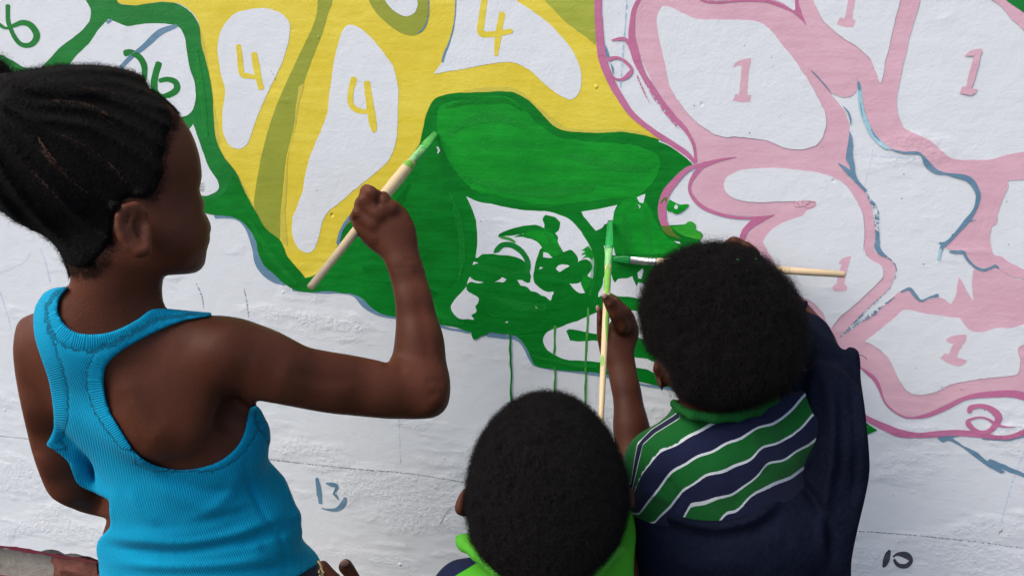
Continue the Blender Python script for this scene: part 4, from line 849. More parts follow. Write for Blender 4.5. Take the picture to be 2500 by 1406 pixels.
    jl, jh = lo.copy(), hi.copy(); jh[2] = zw+.01
    jo, _, _ = part_surface('jeans', jeans, jl, jh, .005, DENIM, root)
    shoes(root, (hl, hr), (0.3, 0.95))
    # a loop of gold embroidery at the hip
    pts = [(776, 1368), (784, 1380), (787, 1392), (783, 1402), (778, 1394), (781, 1384), (790, 1396), (786, 1406), (779, 1404)]
    tube('embroidery', [at(x, y, .80) for x, y in pts], .0011, GOLD, jo)
    # hair
    HM = mask_map('S -70,420 -80,300 -60,200 -20,170 40,172 100,162 150,158 220,155 285,158 330,170 356,186 364,215 392,238 412,262c 424,290 412,330 402,380 398,430 385,470 350,486 318,488 296,498 284,520 282,555 272,590 255,620 225,648 195,660 165,652 130,622 90,592 50,557 10,530 -30,495', pad=60)
    corn = Map2D(-120, 90, 520, 700, 3.0)
    rows = ['356,190 300,176 220,170 130,174 50,185 -10,178', '388,236 330,214 260,199 180,194 100,199 20,196', '408,268 350,250 300,232 240,218 170,210 90,213 10,205',
            '414,310 370,285 320,260 260,238 200,228 120,228 30,222', '402,362 350,322 290,290 230,268 160,258 90,254 10,235', '398,425 340,380 280,340 220,310 160,296 100,290 30,262 -10,240',
            '350,478 300,440 240,395 180,352 120,322 60,290 0,255', '285,505 230,470 170,425 110,375 60,330 0,280', '262,585 200,535 140,478 90,425 40,370 -20,300',
            '215,645 150,590 90,530 40,470 0,410 -40,330', '120,610 60,560 10,500 -30,440 -60,380']
    for r_ in rows: add_ridge(corn, 'S '+r_, 12, .0068, period=16, taper=False)
    shape = Solid(); shape.ell((225, 385, .735), (205, 232, 272), .02, fA)
    def hair(X):
        u, v, d = project(X); m_ = (HM.get(u, v))*d/F
        base = np.minimum(b(X)-.003, shape(X)+.004+np.clip((v-500)/130, 0, 1)*.016)
        return smax(base-corn.get(u, v), m_, .010)
    hlo, hhi = shape.bounds(.02)
    ho, HV, HQ = part_surface('hair', hair, hlo, hhi, .0026, HAIRB, root, relax=1)
    bun = Solid(); bun.ell((-25, 185, .70), (48, 44, 50), .01).ell((-60, 215, .70), (45, 60, 45), .02).ell((-90, 280, .70), (34, 70, 36), .02)
    bl, bh = bun.bounds(.01); bo, BV, BQ = part_surface('hair_bun', bun, bl, bh, .003, HAIRB, ho)
    # scalp showing in the partings
    for tr, wd in (('S 128,248,9 170,252,12 205,256,11 240,268,9 272,285,6', 0), ('S 66,300,10 88,335,14 105,365,15 128,392,14 150,415,12 185,448,10 215,470,6', 0), ('S 200,216,7 250,222,9 285,232,8 320,244,6', 0), ('S 240,280,5 290,308,8 340,345,8 380,395,6', 0), ('S 150,330,5 210,360,8 270,405,8 310,450,5', 0), ('S 60,400,5 110,450,7 160,505,7 205,560,5', 0)):
        k = smooth_open(K(tr), 8); Vp = []; Fp = []
        ctr = []
        for x, y, w_ in k:
            # drop on to the hair surface along the sight line
            lo_, hi_ = .60, .78
            ds = np.linspace(lo_, hi_, 240); X = np.array([at(x, y, q) for q in ds]); f_ = hair(X); i = int(np.argmax(f_ < 0)); ctr.append((x, y, ds[i]-.0007 if f_.min() < 0 else None, w_))
        ctr = [c for c in ctr if c[2] is not None]
        for i, (x, y, q, w_) in enumerate(ctr):
            j = min(i+1, len(ctr)-1); j0 = max(i-1, 0); tx, ty = ctr[j][0]-ctr[j0][0], ctr[j][1]-ctr[j0][1]; l = math.hypot(tx, ty)+1e-6; nx, ny = -ty/l, tx/l
            for sgn in (-1, 1): Vp.append(at(x+nx*sgn*w_/2, y+ny*sgn*w_/2, q+.0004))
            if i: Fp.append((2*i-2, 2*i-1, 2*i+1, 2*i))
        mesh_obj('parting', Vp, Fp, SCALP, ho)
    strands('flyaway_hair', HV, HQ, 16000, .0048, .00016, HAIR, ho, curl=1.4, seg=4, seed=2)
    strands('flyaway_hair', HV, HQ, 900, .013, .00013, HAIR, ho, curl=1.6, seg=7, flat=.9, seed=22)
    def temple(c):
        u, v, d = project(c); q = HM.get(u, v); return (q > -6) & (q < 11+7*np.sin(u/17)+np.where(v > 630, 12, 0)) & (v < 700) & (d < .76) & (u > 120) & ~((u > 280) & (u < 380) & (v > 485))
    strands('baby_hair', V, Q, 4200, .0055, .00013, HAIR, ho, curl=1.2, seg=3, sel=temple, flat=1.2, seed=8)
    strands('flyaway_hair', BV, BQ, 2500, .011, .00014, HAIR, ho, curl=1.3, seg=5, seed=5)
    # lashes
    for i in range(6):
        y0 = 446+i*3.6; tube('eyelash', [at(488, y0+3, .768), at(494+i*.4, y0+4, .772), at(499+((i*37) % 4), y0-1, .775)], [.00034, .00026, .00012], HAIR, root, n=4)
    return b, root

def tube(name, pts, rad, mat, parent, n=6):
    pts = [np.array(p) for p in pts]; V = []; Fc = []
    rads = rad if isinstance(rad, (list, tuple)) else [rad]*len(pts)
    for i, p in enumerate(pts):
        t = pts[min(i+1, len(pts)-1)]-pts[max(i-1, 0)]; t /= np.linalg.norm(t)+1e-12; a = np.cross(t, [0.3, 0.2, 1.0]); a /= np.linalg.norm(a); c = np.cross(t, a)
        for q in range(n):
            an = 2*math.pi*q/n; V.append(p+(a*math.cos(an)+c*math.sin(an))*rads[i])
        if i:
            for q in range(n): Fc.append(((i-1)*n+q, (i-1)*n+(q+1) % n, i*n+(q+1) % n, i*n+q))
    Fc.append(tuple(range(n))[::-1]); Fc.append(tuple(range((len(pts)-1)*n, len(pts)*n)))
    return mesh_obj(name, V, Fc, mat, parent)
import time as _t; _t0 = _t.time()
GB, GROOT = girl()
print('girl', _t.time()-_t0)

# ================================================================== the boy in the striped shirt
STRIPES = dict(L1=[(1500, 1300), (1555, 1183), (1570, 1153), (1595, 1118), (1620, 1098), (1685, 1063), (1730, 1038), (1790, 1025), (1850, 1006), (1888, 968), (1930, 918), (1990, 850)],
               L2=[(1560, 1250), (1590, 1215), (1630, 1160), (1675, 1128), (1750, 1098), (1825, 1060), (1860, 1038), (1905, 1023), (1945, 983), (2000, 930)],
               L3=[(1600, 1275), (1640, 1230), (1660, 1208), (1675, 1193), (1725, 1163), (1790, 1138), (1835, 1113), (1865, 1088), (1925, 1068), (1945, 1053), (2000, 1000)],
               L4=[(1640, 1310), (1677, 1253), (1690, 1233), (1755, 1215), (1815, 1188), (1850, 1158), (1875, 1133), (1925, 1118), (2000, 1070)],
               L5=[(1700, 1350), (1765, 1258), (1800, 1240), (1850, 1198), (1910, 1175), (2000, 1120)])
def shirt_mat():
    m = bpy.data.materials.new('striped_jersey'); m.use_nodes = True; t = m.node_tree; L = t.links.new; b = t.nodes['Principled BSDF']
    a = N(t, 'ShaderNodeAttribute', attribute_name='stripe')
    tc = t.nodes.new('ShaderNodeTexCoord'); n = N(t, 'ShaderNodeTexNoise', Scale=260.0, Detail=2.0); L(tc.outputs['Object'], n.inputs['Vector'])
    sh = N(t, 'ShaderNodeMath', operation='MULTIPLY_ADD'); L(n.outputs['Fac'], sh.inputs[0]); sh.inputs[1].default_value = 0.03; L(a.outputs['Fac'], sh.inputs[2])
    mr = N(t, 'ShaderNodeMapRange'); mr.inputs['From Min'].default_value = -3.0; mr.inputs['From Max'].default_value = 7.0; L(sh.outputs[0], mr.inputs['Value'])
    rp = N(t, 'ShaderNodeValToRGB'); rp.color_ramp.interpolation = 'CONSTANT'; L(mr.outputs[0], rp.inputs[0])
    G = (0.004, 0.080, 0.014, 1); Nv = (0.006, 0.009, 0.032, 1); W = (0.42, 0.46, 0.50, 1)
    hw = .06; stops = [(-3, G), (-2-hw, W), (-2+hw, Nv), (-1-hw, W), (-1+hw, G)]
    for k in range(1, 7):
        stops += [(k-hw, W), (k+hw, Nv if k % 2 else G)]
    el = rp.color_ramp.elements
    while len(el) > 1: el.remove(el[-1])
    el[0].position = 0; el[0].color = G
    for p, c in stops[1:]:
        e = el.new((p+3)/10); e.color = c
    L(rp.outputs[0], b.inputs['Base Color'])
    n3 = N(t, 'ShaderNodeTexNoise', Scale=900.0, Detail=2.0); L(tc.outputs['Object'], n3.inputs['Vector'])
    n4 = N(t, 'ShaderNodeTexNoise', Scale=28.0, Detail=3.0); L(tc.outputs['Object'], n4.inputs['Vector'])
    ad = N(t, 'ShaderNodeMath', operation='MULTIPLY_ADD'); L(n4.outputs['Fac'], ad.inputs[0]); ad.inputs[1].default_value = 6.0; L(n3.outputs['Fac'], ad.inputs[2])
    bp = N(t, 'ShaderNodeBump'); bp.inputs['Strength'].default_value = 0.8; bp.inputs['Distance'].default_value = 0.0006
    L(ad.outputs[0], bp.inputs['Height']); L(bp.outputs[0], b.inputs['Normal'])
    b.inputs['Roughness'].default_value = 0.9; b.inputs['Specular IOR Level'].default_value = 0.12; b.inputs['Sheen Weight'].default_value = 0.08
    return m
COLLARG = knit_mat('green_ribbed_collar', (0.005, 0.080, 0.014), amp=.0002, sheen=.0)
FLEECE = simple_mat('navy_fleece', (0.0055, 0.0075, 0.017), rough=1.0, spec=0.04, noise=0.5, scale=240, bump=0.0012, sheen=0.0)

def hairy(X, m, amp, sc=90.0):
    """small clumps of tight curl"""
    q = X*sc
    return amp*(np.sin(q[:, 0]*3.1+2*np.sin(q[:, 2]*2.3))*np.sin(q[:, 1]*2.9+2*np.sin(q[:, 0]*1.7))*np.sin(q[:, 2]*3.3+1.5*np.sin(q[:, 1]*2.1))
                +.6*np.sin(q[:, 0]*7.3+q[:, 1]*5)*np.sin(q[:, 2]*6.9-q[:, 0]*4)*np.sin(q[:, 1]*6.1+q[:, 2]*3))

def boy_stripes():
    r0 = at(1830, 1600, .82); root = empty('person', (r0[0], r0[1], 0))
    tag(root, 'boy with a rounded afro, green and navy striped shirt, navy jacket slipping off one shoulder', 'boy')
    hA = axes(0.0, 0.25, 0.95)
    b = Solid()
    b.ell((1762, 790, .765), (178, 180, 190), .02)
    b.ell((1768, 860, .80), (140, 150, 130), .03)                        # jaw and face, turned to the wall
    b.ell((1768, 850, .875), (16, 26, 20), .01)                          # nose
    b.ell((1766, 905, .872), (40, 22, 18), .01)
    b.cap((1770, 930, .765), 88, (1785, 1060, .77), 92, .03)            # neck
    # ears
    for sx in (-1, 1):
        c = (1608, 915) if sx < 0 else (1935, 880)
        b.chain([(c[0]+4*sx*-1, c[1]-30, .790, 10), (c[0]+14*sx, c[1]-8, .782, 11), (c[0]+6*sx, c[1]+22, .782, 11), (c[0]-8*sx, c[1]+42, .785, 10)], .006)
        b.ell((c[0]+(-2)*sx, c[1]+4, .795), (18, 36, 14), .008)
        b.cut_ell((c[0]+2*sx, c[1]+2, .778), (9, 22, 10), .004)
    # trunk
    b.cap((1610, 1140, .77), 74, (1770, 1085, .765), 78, .03).cap((1770, 1085, .765), 78, (1985, 1010, .775), 80, .03)
    b.ell((1760, 1230, .785), (210, 190, 130), .04).ell((1790, 1450, .83), (230, 230, 140), .05)
    # right arm, lifted in front of the head
    b.chain([(1995, 1000, .785, 66), (2010, 900, .84, 54), (1985, 815, .89, 47)], .015)
    b.chain([(1985, 815, .89, 47), (1915, 730, .935, 40), (1868, 672, .955, 33)], .012)
    b.ell((1832, 640, .963), (44, 40, 26), .010)
    b.chain([(1852, 622, .950, 16), (1826, 600, .940, 15), (1800, 606, .952, 13), (1806, 640, .968, 11)], .004)
    b.chain([(1838, 612, .950, 16), (1795, 588, .945, 15), (1774, 600, .955, 13), (1786, 632, .968, 11)], .004)
    b.chain([(1826, 640, .953, 15), (1780, 615, .950, 13), (1764, 630, .962, 12), (1784, 650, .970, 10)], .004)
    b.chain([(1828, 660, .955, 14), (1785, 640, .955, 12), (1770, 652, .965, 11), (1790, 668, .972, 10)], .004)
    b.chain([(1850, 668, .945, 15), (1812, 668, .935, 12), (1788, 660, .935, 11)], .004)
    # left arm hanging under the jacket
    b.chain([(1610, 1150, .775, 62), (1590, 1300, .82, 52), (1620, 1440, .87, 44)], .02)
    b.chain([(1620, 1440, .87, 44), (1680, 1480, .93, 34)], .015); b.ell((1700, 1490, .95), (36, 34, 24), .01)
    for q in range(4): b.chain([(1705+q*9, 1470+q*8, .955, 10), (1712+q*9, 1445+q*9, .968, 9)], .003)
    b.chain([(1680, 1475, .955, 11), (1668, 1450, .965, 9)], .003)
    hl, hr = at(1720, 1640, .86), at(1900, 1640, .86); hl[2] = hr[2] = .44
    legs(b, hl, hr, (0.05, 1.0), r=(0.058, 0.040, 0.027)); b.wcap(hl, .078, hr, .078, .05)
    SILB = mask_map('S 1555,700 1500,500 1700,480 1762,600c 1766,585 1774,575 1788,573 1806,579 1822,587 1840,598 1850,605 1856,618 1861,640c 1930,700 1990,760 2060,850 2120,1000 2140,1200 2110,1500 2150,2000 2150,3600c 1450,3600c 1400,2000 1500,1500 1525,1200 1535,1100 1570,1050 1620,1015c 1640,975 1632,957c 1615,958 1601,930 1590,905 1588,888 1592,876 1602,868 1620,840c 1560,800', pad=150)
    b.sil(SILB, .006)
    lo, hi = b.bounds(.015); lo[2] = max(lo[2], 0)
    part_surface('body', b, lo, hi, .0032, SKIN2, root)
    # shirt
    NECK = mask_map('S 1500,700 1960,700 1935,880 1885,978c 1850,1003 1790,1018 1720,1016 1675,1003 1645,984c 1620,1002 1590,1000 1540,960', pad=60)
    fold = Map2D(1480, 900, 2100, 1500, 3.0)
    for tr, wp, am in (('Q4 750,900 780,960 820,1020 800,1090', 8, -.0030), ('Q4 560,880 590,820 600,760', 7, -.0012), ('Q4 1160,700 1200,790 1230,900', 12, .0022), ('Q4 1290,620 1330,740 1340,860', 14, -.0022),
                       ('Q4 880,660 900,800 1000,960 1010,1080', 26, .0022), ('Q4 760,700 720,830 690,960', 20, .0018), ('Q4 1050,860 1100,980 1120,1080', 14, -.0016), ('Q4 600,990 700,1010 790,1060', 10, .0022),
                       ('Q4 1020,700 1080,800 1140,880', 12, -.0014), ('Q4 600,960 570,1040', 10, -.0018), ('Q4 1200,560 1180,640 1130,720', 10, .0016)):
        add_ridge(fold, tr, wp, am)
    def shirt(X):
        u, v, d = project(X)
        o = np.maximum(.0045+fold.get(u, v), .001)
        s_ = b(X)-o
        near = (d < .815+(v-1000)*.0001) | (u < 1650)
        s_ = np.maximum(s_, np.where(near, -(NECK.get(u, v))*d/F, -1))
        s_ = np.maximum(s_, X[:, 2]-ZSH); s_ = np.maximum(s_, ZH-X[:, 2])
        # sleeves stop above the elbow
        el_ = at(2008, 905, .84); s_ = np.maximum(s_, np.where((u > 1950) & (d > .80), d-.85, -1))
        return s_
    ZSH = at(1900, 905, .80)[2]; ZH = .44
    SL = [smooth_open([(x, y, 0) for x, y in STRIPES[k]], 6) for k in ('L1', 'L2', 'L3', 'L4', 'L5')]
    def stripe(V_):
        u, v, d = project(V_); wob = 3*np.sin(u/31+v/47)+2*np.sin(u/13-v/29); ys = [np.interp(u, q[:, 0], q[:, 1])+wob for q in SL]
        # an extra pair of bands over the left shoulder
        ya = np.interp(u, [1540, 1549, 1556, 1590, 1645, 1660], [1180, 1121, 1083, 1048, 1013, 1000]); yb = np.interp(u, [1540, 1555, 1570, 1600, 1652, 1670], [1200, 1135, 1075, 1048, 1016, 1004])
        s_ = np.where(v < ys[0], 0.5-np.clip((ys[0]-v)/500, 0, .3), 0)
        s_ = np.where(v < ys[0], 0.9, s_)
        s_ = np.where(v < ys[0], 1-np.clip((ys[0]-v)/80., 0, .8), s_)
        for i in range(4):
            m_ = (v >= ys[i]) & (v < ys[i+1]); s_ = np.where(m_, i+1+(v-ys[i])/np.maximum(ys[i+1]-ys[i], 6), s_)
        s_ = np.where(v >= ys[4], 5+(v-ys[4])/85., s_)
        m0 = (u < 1660) & (v < ys[0]-4)
        t_ = (v-ya)/np.maximum(yb+9-ya, 8)
        s_ = np.where(m0, np.clip(-2+t_*1.0, -2.6, -.3), s_)
        return {'stripe': np.clip(s_, -2.9, 6.9)}
    SHM = shirt_mat()
    slo, shi = lo.copy(), hi.copy(); slo[2] = ZH-.01; shi[2] = ZSH+.01
    part_surface('striped_shirt', shirt, slo, shi, .0022, SHM, root, relax=1, attr=stripe)
    cs = Solid(); cs.chain([(1646, 985, .768, 9), (1660, 999, .745, 11), (1690, 1013, .722, 13), (1745, 1020, .717, 13), (1800, 1016, .717, 13), (1850, 1001, .719, 13), (1890, 974, .729, 12), (1905, 960, .785, 13), (1900, 950, .83, 12), (1860, 985, .87, 12), (1770, 1010, .885, 12), (1690, 1005, .87, 12), (1660, 985, .82, 9), (1646, 985, .768, 9)], .004)
    cl, ch = cs.bounds(.01); part_surface('collar', cs, cl, ch, .0022, COLLARG, root, relax=1, attr=lambda V_: {'rib': project(V_)[0]*2*math.pi/5.0})
    # jacket
    JB = Solid()
    JB.ell((1800, 1300, .785), (275, 170, 168), .04).ell((1820, 1500, .84), (285, 260, 175), .05).ell((1640, 1330, .80), (110, 130, 110), .04)
    JB.chain([(1990, 975, .770, 92), (2028, 1060, .768, 100), (2035, 1200, .78, 104), (2010, 1350, .80, 110), (1980, 1500, .84, 110)], .03)
    JB.chain([(1990, 990, .79, 90), (2015, 895, .835, 72), (2000, 830, .88, 60), (1965, 785, .905, 52)], .02)
    JB.chain([(2082, 870, .80, 18), (2084, 960, .795, 22), (2080, 1080, .80, 30)], .01)
    JB.chain([(1958, 765, .90, 26), (1950, 745, .915, 22)], .008)
    JM = mask_map('S 1520,1196c 1560,1222 1600,1240 1640,1246 1690,1266 1740,1268 1800,1262 1850,1232 1900,1192 1925,1160 1945,1100 1940,1000 1925,900c 1930,780c 1952,738c 1962,733 1974,731 1973,744 1962,758c 1985,766 2008,778 2026,800 2038,828 2044,842c 2058,852 2066,862c 2069,846c 2085,848 2098,851c 2101,880 2102,925 2112,1000 2120,1080 2123,1150 2112,1215 2092,1300 2078,1380 2085,1500 2130,1800 2130,3600c 1450,3600c 1480,1800 1545,1450 1556,1330 1548,1262', pad=120, st=3.0)
    jf = Map2D(1480, 700, 2220, 1700, 4.0)
    for tr, wp, am in (('S 1965,760 1975,860 1960,960 1975,1060 1950,1150', 14, -.010), ('S 2025,900 2035,1010 2030,1130 2010,1260 2020,1380', 13, .009), ('S 1990,900 2000,1000 1990,1100 1975,1200', 10, -.008),
                       ('S 2070,900 2085,1020 2088,1140 2075,1260', 9, -.004), ('S 1560,1235 1640,1262 1740,1285 1830,1270 1900,1220 1935,1165', 11, .007), ('S 1560,1270 1660,1300 1760,1315 1860,1290 1930,1230', 16, -.004),
                       ('S 1940,1160 1990,1220 2020,1290 2030,1380', 12, -.009), ('S 1930,1000 1950,1100 1945,1170', 8, .004), ('S 1600,1330 1700,1380 1850,1370', 26, .004), ('S 2012,800 2040,840 2060,870', 9, -.004),
                       ('S 1960,790 2000,812 2030,850', 8, .003), ('S 1990,880 2030,872 2070,880', 7, -.0035), ('S 2045,930 2055,1050 2050,1180', 10, -.004), ('S 1860,1300 1930,1330 1990,1400', 20, .004)):
        add_ridge(jf, tr, wp, am)
    def jacket(X):
        u, v, d = project(X); nz = hairy(X, None, .0012, 22.0)
        base = smin(JB(X), b(X)-.012, .02) if False else JB(X)
        return smax(base-jf.get(u, v)-nz, JM.get(u, v)*d/F, .003)
    jl, jh = JB.bounds(.02); jl[2] = max(jl[2], at(1800, 1700, .84)[2]-.02)
    jl2 = .33
    def jacket2(X): return np.maximum(jacket(X), jl2-X[:, 2])
    jl[2] = .32
    part_surface('navy_jacket', jacket2, jl, jh, .003, FLEECE, root)
    tube('loose_thread', [at(2099, 866, .80), at(2106, 868, .80), at(2112, 872, .802), at(2117, 877, .803)], .0003, FLEECE, root, n=4)
    def trousers(X): return smax(b(X)-.006, np.maximum(X[:, 2]-.46, .055-X[:, 2]), .002)
    tl, th = lo.copy(), hi.copy(); th[2] = .47
    part_surface('trousers', trousers, tl, th, .006, DENIM, root); shoes(root, (hl, hr), (0.05, 1.0))
    # hair
    HB = Solid(); HB.ell((1762, 790, .765), (200, 204, 210), .02).ell((1790, 885, .752), (185, 122, 160), .03).ell((1720, 895, .752), (110, 105, 150), .03)
    HM = mask_map('S 1558,700 1572,664 1600,632 1645,608 1700,596 1750,594 1800,604 1848,624 1888,656 1922,690 1948,738 1962,785 1960,832 1954,880 1936,928 1905,958 1872,975 1820,990 1750,995 1700,984 1668,968 1652,950 1644,915 1624,878 1596,862 1573,822 1561,760', pad=60, st=3.0)
    def hair(X):
        u, v, d = project(X)
        return smax(HB(X)-hairy(X, None, .0024, 75), (HM.get(u, v)+6)*d/F, .012)
    hl_, hh = HB.bounds(.02)
    # keep the face clear
    fc = at(1768, 900, .90)
    def hair2(X): return smax(hair(X), .085-np.sqrt(((X-fc)**2).sum(1)), .01)
    ho, HV, HQ = part_surface('hair', hair2, hl_, hh, .0026, HAIRB, root, relax=1)
    strands('curly_hair', HV, HQ, 26000, .0095, .00019, HAIR, ho, curl=1.5, seg=5, seed=3)
    strands('curly_hair', HV, HQ, 3500, .017, .00017, HAIR, ho, curl=2.2, seg=9, flat=.8, seed=13)
    for x, y in ((1800, 634), (1844, 632)):
        s = Solid(); s.ell((x, y, .672 if x < 1 else .70), (3, 3, 3), .001)
        X0 = None
        ds = np.linspace(.55, .9, 300); Xs = np.array([at(x, y, q) for q in ds]); f_ = hair2(Xs); i = int(np.argmax(f_ < 0))
        s = Solid(); s.ell((x, y, ds[i]-.002), (3.2, 2.6, 3), .001).ell((x+3, y+2, ds[i]-.002), (1.8, 1.8, 2), .002)
        sl, sh_ = s.bounds(.003); part_surface('paint_fleck', s, sl, sh_, .0006, GREEN3, ho)
    # cord-free eyes and lips are on the far side but the head is a whole head
    for sx in (-1, 1):
        e = Solid(); e.ell((1768+sx*48, 838, .868), (15, 12, 12), .002); el, eh = e.bounds(.003); part_surface('eye', e, el, eh, .0015, NAIL, root)
    return root
_t0 = _t.time(); boy_stripes(); print('boyB', _t.time()-_t0)

# ================================================================== the small boy in front, lime shirt
def boy_lime():
    r0 = at(1340, 1750, .78); root = empty('person', (r0[0], r0[1], 0))
    tag(root, 'small boy in front, lime green shirt and short black hair, one arm reaching up', 'boy')
    b = Solid()
    b.ell((1335, 1200, .70), (182, 215, 200), .02).ell((1335, 1290, .735), (140, 150, 130), .03)
    b.ell((1335, 1270, .825), (15, 24, 18), .01).ell((1335, 1330, .822), (38, 20, 16), .01)
    b.cap((1335, 1370, .71), 84, (1335, 1480, .725), 90, .03)
    for sx in (-1, 1):
        c = (1128, 1230) if sx < 0 else (1530, 1215)
        b.chain([(c[0]+6*-sx, c[1]-32, .715, 9), (c[0]+4*sx, c[1]-14, .708, 10), (c[0]+8*sx, c[1]+12, .706, 11), (c[0]-6*sx, c[1]+22, .712, 10)], .006)
        b.ell((c[0]-6*sx, c[1], .722), (16, 34, 14), .008)
    b.cap((1185, 1500, .73), 76, (1335, 1480, .73), 80, .03).cap((1335, 1480, .73), 80, (1480, 1420, .74), 72, .03)
    b.ell((1340, 1620, .75), (195, 210, 125), .04).ell((1345, 1800, .79), (195, 220, 130), .04)
    # right arm: up in front of the other boy's shoulder to the brush
    b.chain([(1490, 1400, .755, 58), (1545, 1260, .83, 48), (1546, 1150, .875, 44)], .02)
    b.chain([(1546, 1150, .875, 44), (1540, 1040, .895, 42), (1528, 940, .915, 37), (1516, 880, .925, 37)], .012)
    b.ell((1520, 820, .928), (42, 50, 24), .010).ell((1500, 850, .925), (38, 34, 24), .012)
    b.chain([(1519, 797, .912, 20), (1504, 765, .902, 17.5), (1489, 740, .897, 15), (1479, 727, .897, 13.5)], .0035)
    b.chain([(1538, 797, .922, 19), (1526, 760, .913, 17), (1506, 735, .912, 15), (1490, 726, .918, 13)], .0032)
    b.chain([(1548, 810, .932, 16), (1536, 772, .928, 13.5), (1512, 750, .930, 12), (1495, 745, .935, 10)], .0028)
    b.chain([(1548, 830, .938, 14), (1540, 795, .938, 12), (1518, 775, .942, 10.5), (1500, 768, .945, 9)], .0028)
    b.chain([(1478, 862, .925, 19), (1466, 820, .918, 14.5), (1463, 778, .912, 12), (1463, 757, .911, 10.5)], .0035)
    # left arm: down and out to the wall, hand spread on it
    b.chain([(1180, 1500, .745, 58), (1090, 1600, .85, 46), (1010, 1580, .93, 40)], .02)
    b.chain([(1010, 1580, .93, 40), (930, 1510, 1.02, 32)], .012); b.ell((890, 1470, 1.06), (40, 44, 22), .010)
    b.chain([(890, 1440, 1.06, 16), (868, 1408, 1.055, 18), (845, 1381, 1.055, 19)], .003)
    b.chain([(860, 1450, 1.075, 15), (815, 1412, 1.085, 13), (788, 1380, 1.09, 11.5)], .003)
    b.chain([(855, 1475, 1.08, 14), (800, 1450, 1.09, 12), (765, 1430, 1.095, 11)], .003)
    b.chain([(860, 1495, 1.08, 13), (815, 1490, 1.09, 11), (785, 1482, 1.095, 10)], .003)
    b.chain([(915, 1455, 1.06, 14), (930, 1430, 1.065, 13), (938, 1412, 1.07, 11)], .003)
    hl, hr = at(1255, 1950, .80), at(1425, 1950, .80); hl[2] = hr[2] = .36
    legs(b, hl, hr, (0.0, 1.0), r=(0.054, 0.038, 0.026)); b.wcap(hl, .072, hr, .072, .05)
    SILC = mask_map('S 1485,919c 1468,875 1459,835 1456,815 1456,785 1457,764 1453,752 1454,745 1458,741 1464,741 1469,745c 1465,735 1466,722 1472,716 1480,715 1487,719c 1498,719 1510,726 1522,738 1535,749 1546,758 1556,776 1561,800 1560,824 1552,848 1549,862 1552,885 1556,912 1566,955 1577,1000 1590,1045 1620,1130c 1640,1400 1640,1800 1640,3600c 1000,3600c 700,1800 700,1300 800,1330c 826,1376 828,1368 836,1362 846,1361 856,1366 870,1390 884,1415c 1000,1600 1060,1350 1100,1265c 1110,1258 1107,1240 1110,1225 1118,1208 1126,1196c 1100,1000 1300,900 1450,960 1500,1100c 1496,1045 1497,1000 1495,965', pad=150, st=3.0)
    b.ops.append(('s', SILC, 0.0, .004))
    # the far fingertip beside the girl's hip is outside that outline: keep it
    tip = Solid(); tip.chain([(860, 1450, 1.075, 15), (815, 1412, 1.085, 13), (788, 1380, 1.09, 11.5)], .003)
    fn = lambda X: smin(b(X), tip(X), .004)
    det = Map2D(1420, 690, 1600, 1000, 2.0)
    add_ridge(det, 'A4 1190,540 1240,640 1290,760 1340,960', 3.5, -.0022, taper=False); add_ridge(det, 'A4 1090,600 1130,625 1180,600', 3, -.0006);
    add_ridge(det, 'A4 1300,730 1380,730', 3, -.0006); add_ridge(det, 'A4 1075,620 1080,800 1060,1000', 4, -.0012, taper=False)
    b.bump(det)
    lo, hi = b.bounds(.015); lo[2] = max(lo[2], 0)
    part_surface('body', fn, lo, hi, .0028, SKIN2, root)
    for (x, y, d, rx, ry) in ((1476, 722, .8885, 6.5, 7), (1459, 752, .901, 5, 8), (841, 1374, 1.0445, 11, 9)):
        s = Solid(); s.ell((x, y, d+.0005), (rx, ry, 3.0), .001); sl, sh_ = s.bounds(.002); part_surface('fingernail', s, sl, sh_, .0007, NAIL, root)
    # shirt
    NAVYM = mask_map('S 900,1520 980,1460 1055,1410 1090,1372 1112,1356 1140,1347 1175,1366c 1145,1385 1110,1406 1060,1450 1000,1540c', pad=60, st=2.0)
    m = bpy.data.materials.new('lime_jersey'); m.use_nodes = True; t = m.node_tree; L = t.links.new; bb = t.nodes['Principled BSDF']
    a = N(t, 'ShaderNodeAttribute', attribute_name='panel'); mr = N(t, 'ShaderNodeMapRange'); mr.inputs['From Min'].default_value = -.3; mr.inputs['From Max'].default_value = .3; L(a.outputs['Fac'], mr.inputs['Value'])
    mix = N(t, 'ShaderNodeMix', data_type='RGBA'); mix.inputs['A'].default_value = (0.006, 0.010, 0.035, 1); mix.inputs['B'].default_value = (0.055, 0.30, 0.015, 1); L(mr.outputs[0], mix.inputs['Factor']); L(mix.outputs['Result'], bb.inputs['Base Color'])
    tc = t.nodes.new('ShaderNodeTexCoord'); n3 = N(t, 'ShaderNodeTexNoise', Scale=30.0, Detail=5.0); L(tc.outputs['Object'], n3.inputs['Vector'])
    bp = N(t, 'ShaderNodeBump'); bp.inputs['Strength'].default_value = 0.5; bp.inputs['Distance'].default_value = 0.0025; L(n3.outputs['Fac'], bp.inputs['Height']); L(bp.outputs[0], bb.inputs['Normal'])
    bb.inputs['Roughness'].default_value = .85; bb.inputs['Specular IOR Level'].default_value = .15
    SB = Solid()
    SB.cap((1185, 1480, .735), 88, (1335, 1470, .735), 95, .03).cap((1335, 1470, .735), 95, (1478, 1370, .745), 84, .03)
    SB.ell((1340, 1620, .755), (215, 225, 140), .04).ell((1345, 1800, .79), (212, 225, 142), .04)
    SB.cap((1125, 1440, .745), 72, (1215, 1440, .722), 78, .02)
    SB.chain([(1478, 1370, .745, 80), (1508, 1285, .775, 52), (1520, 1250, .80, 44)], .02)
    SB.chain([(1180, 1490, .745, 70), (1095, 1500, .80, 62), (1060, 1520, .84, 58)], .02)
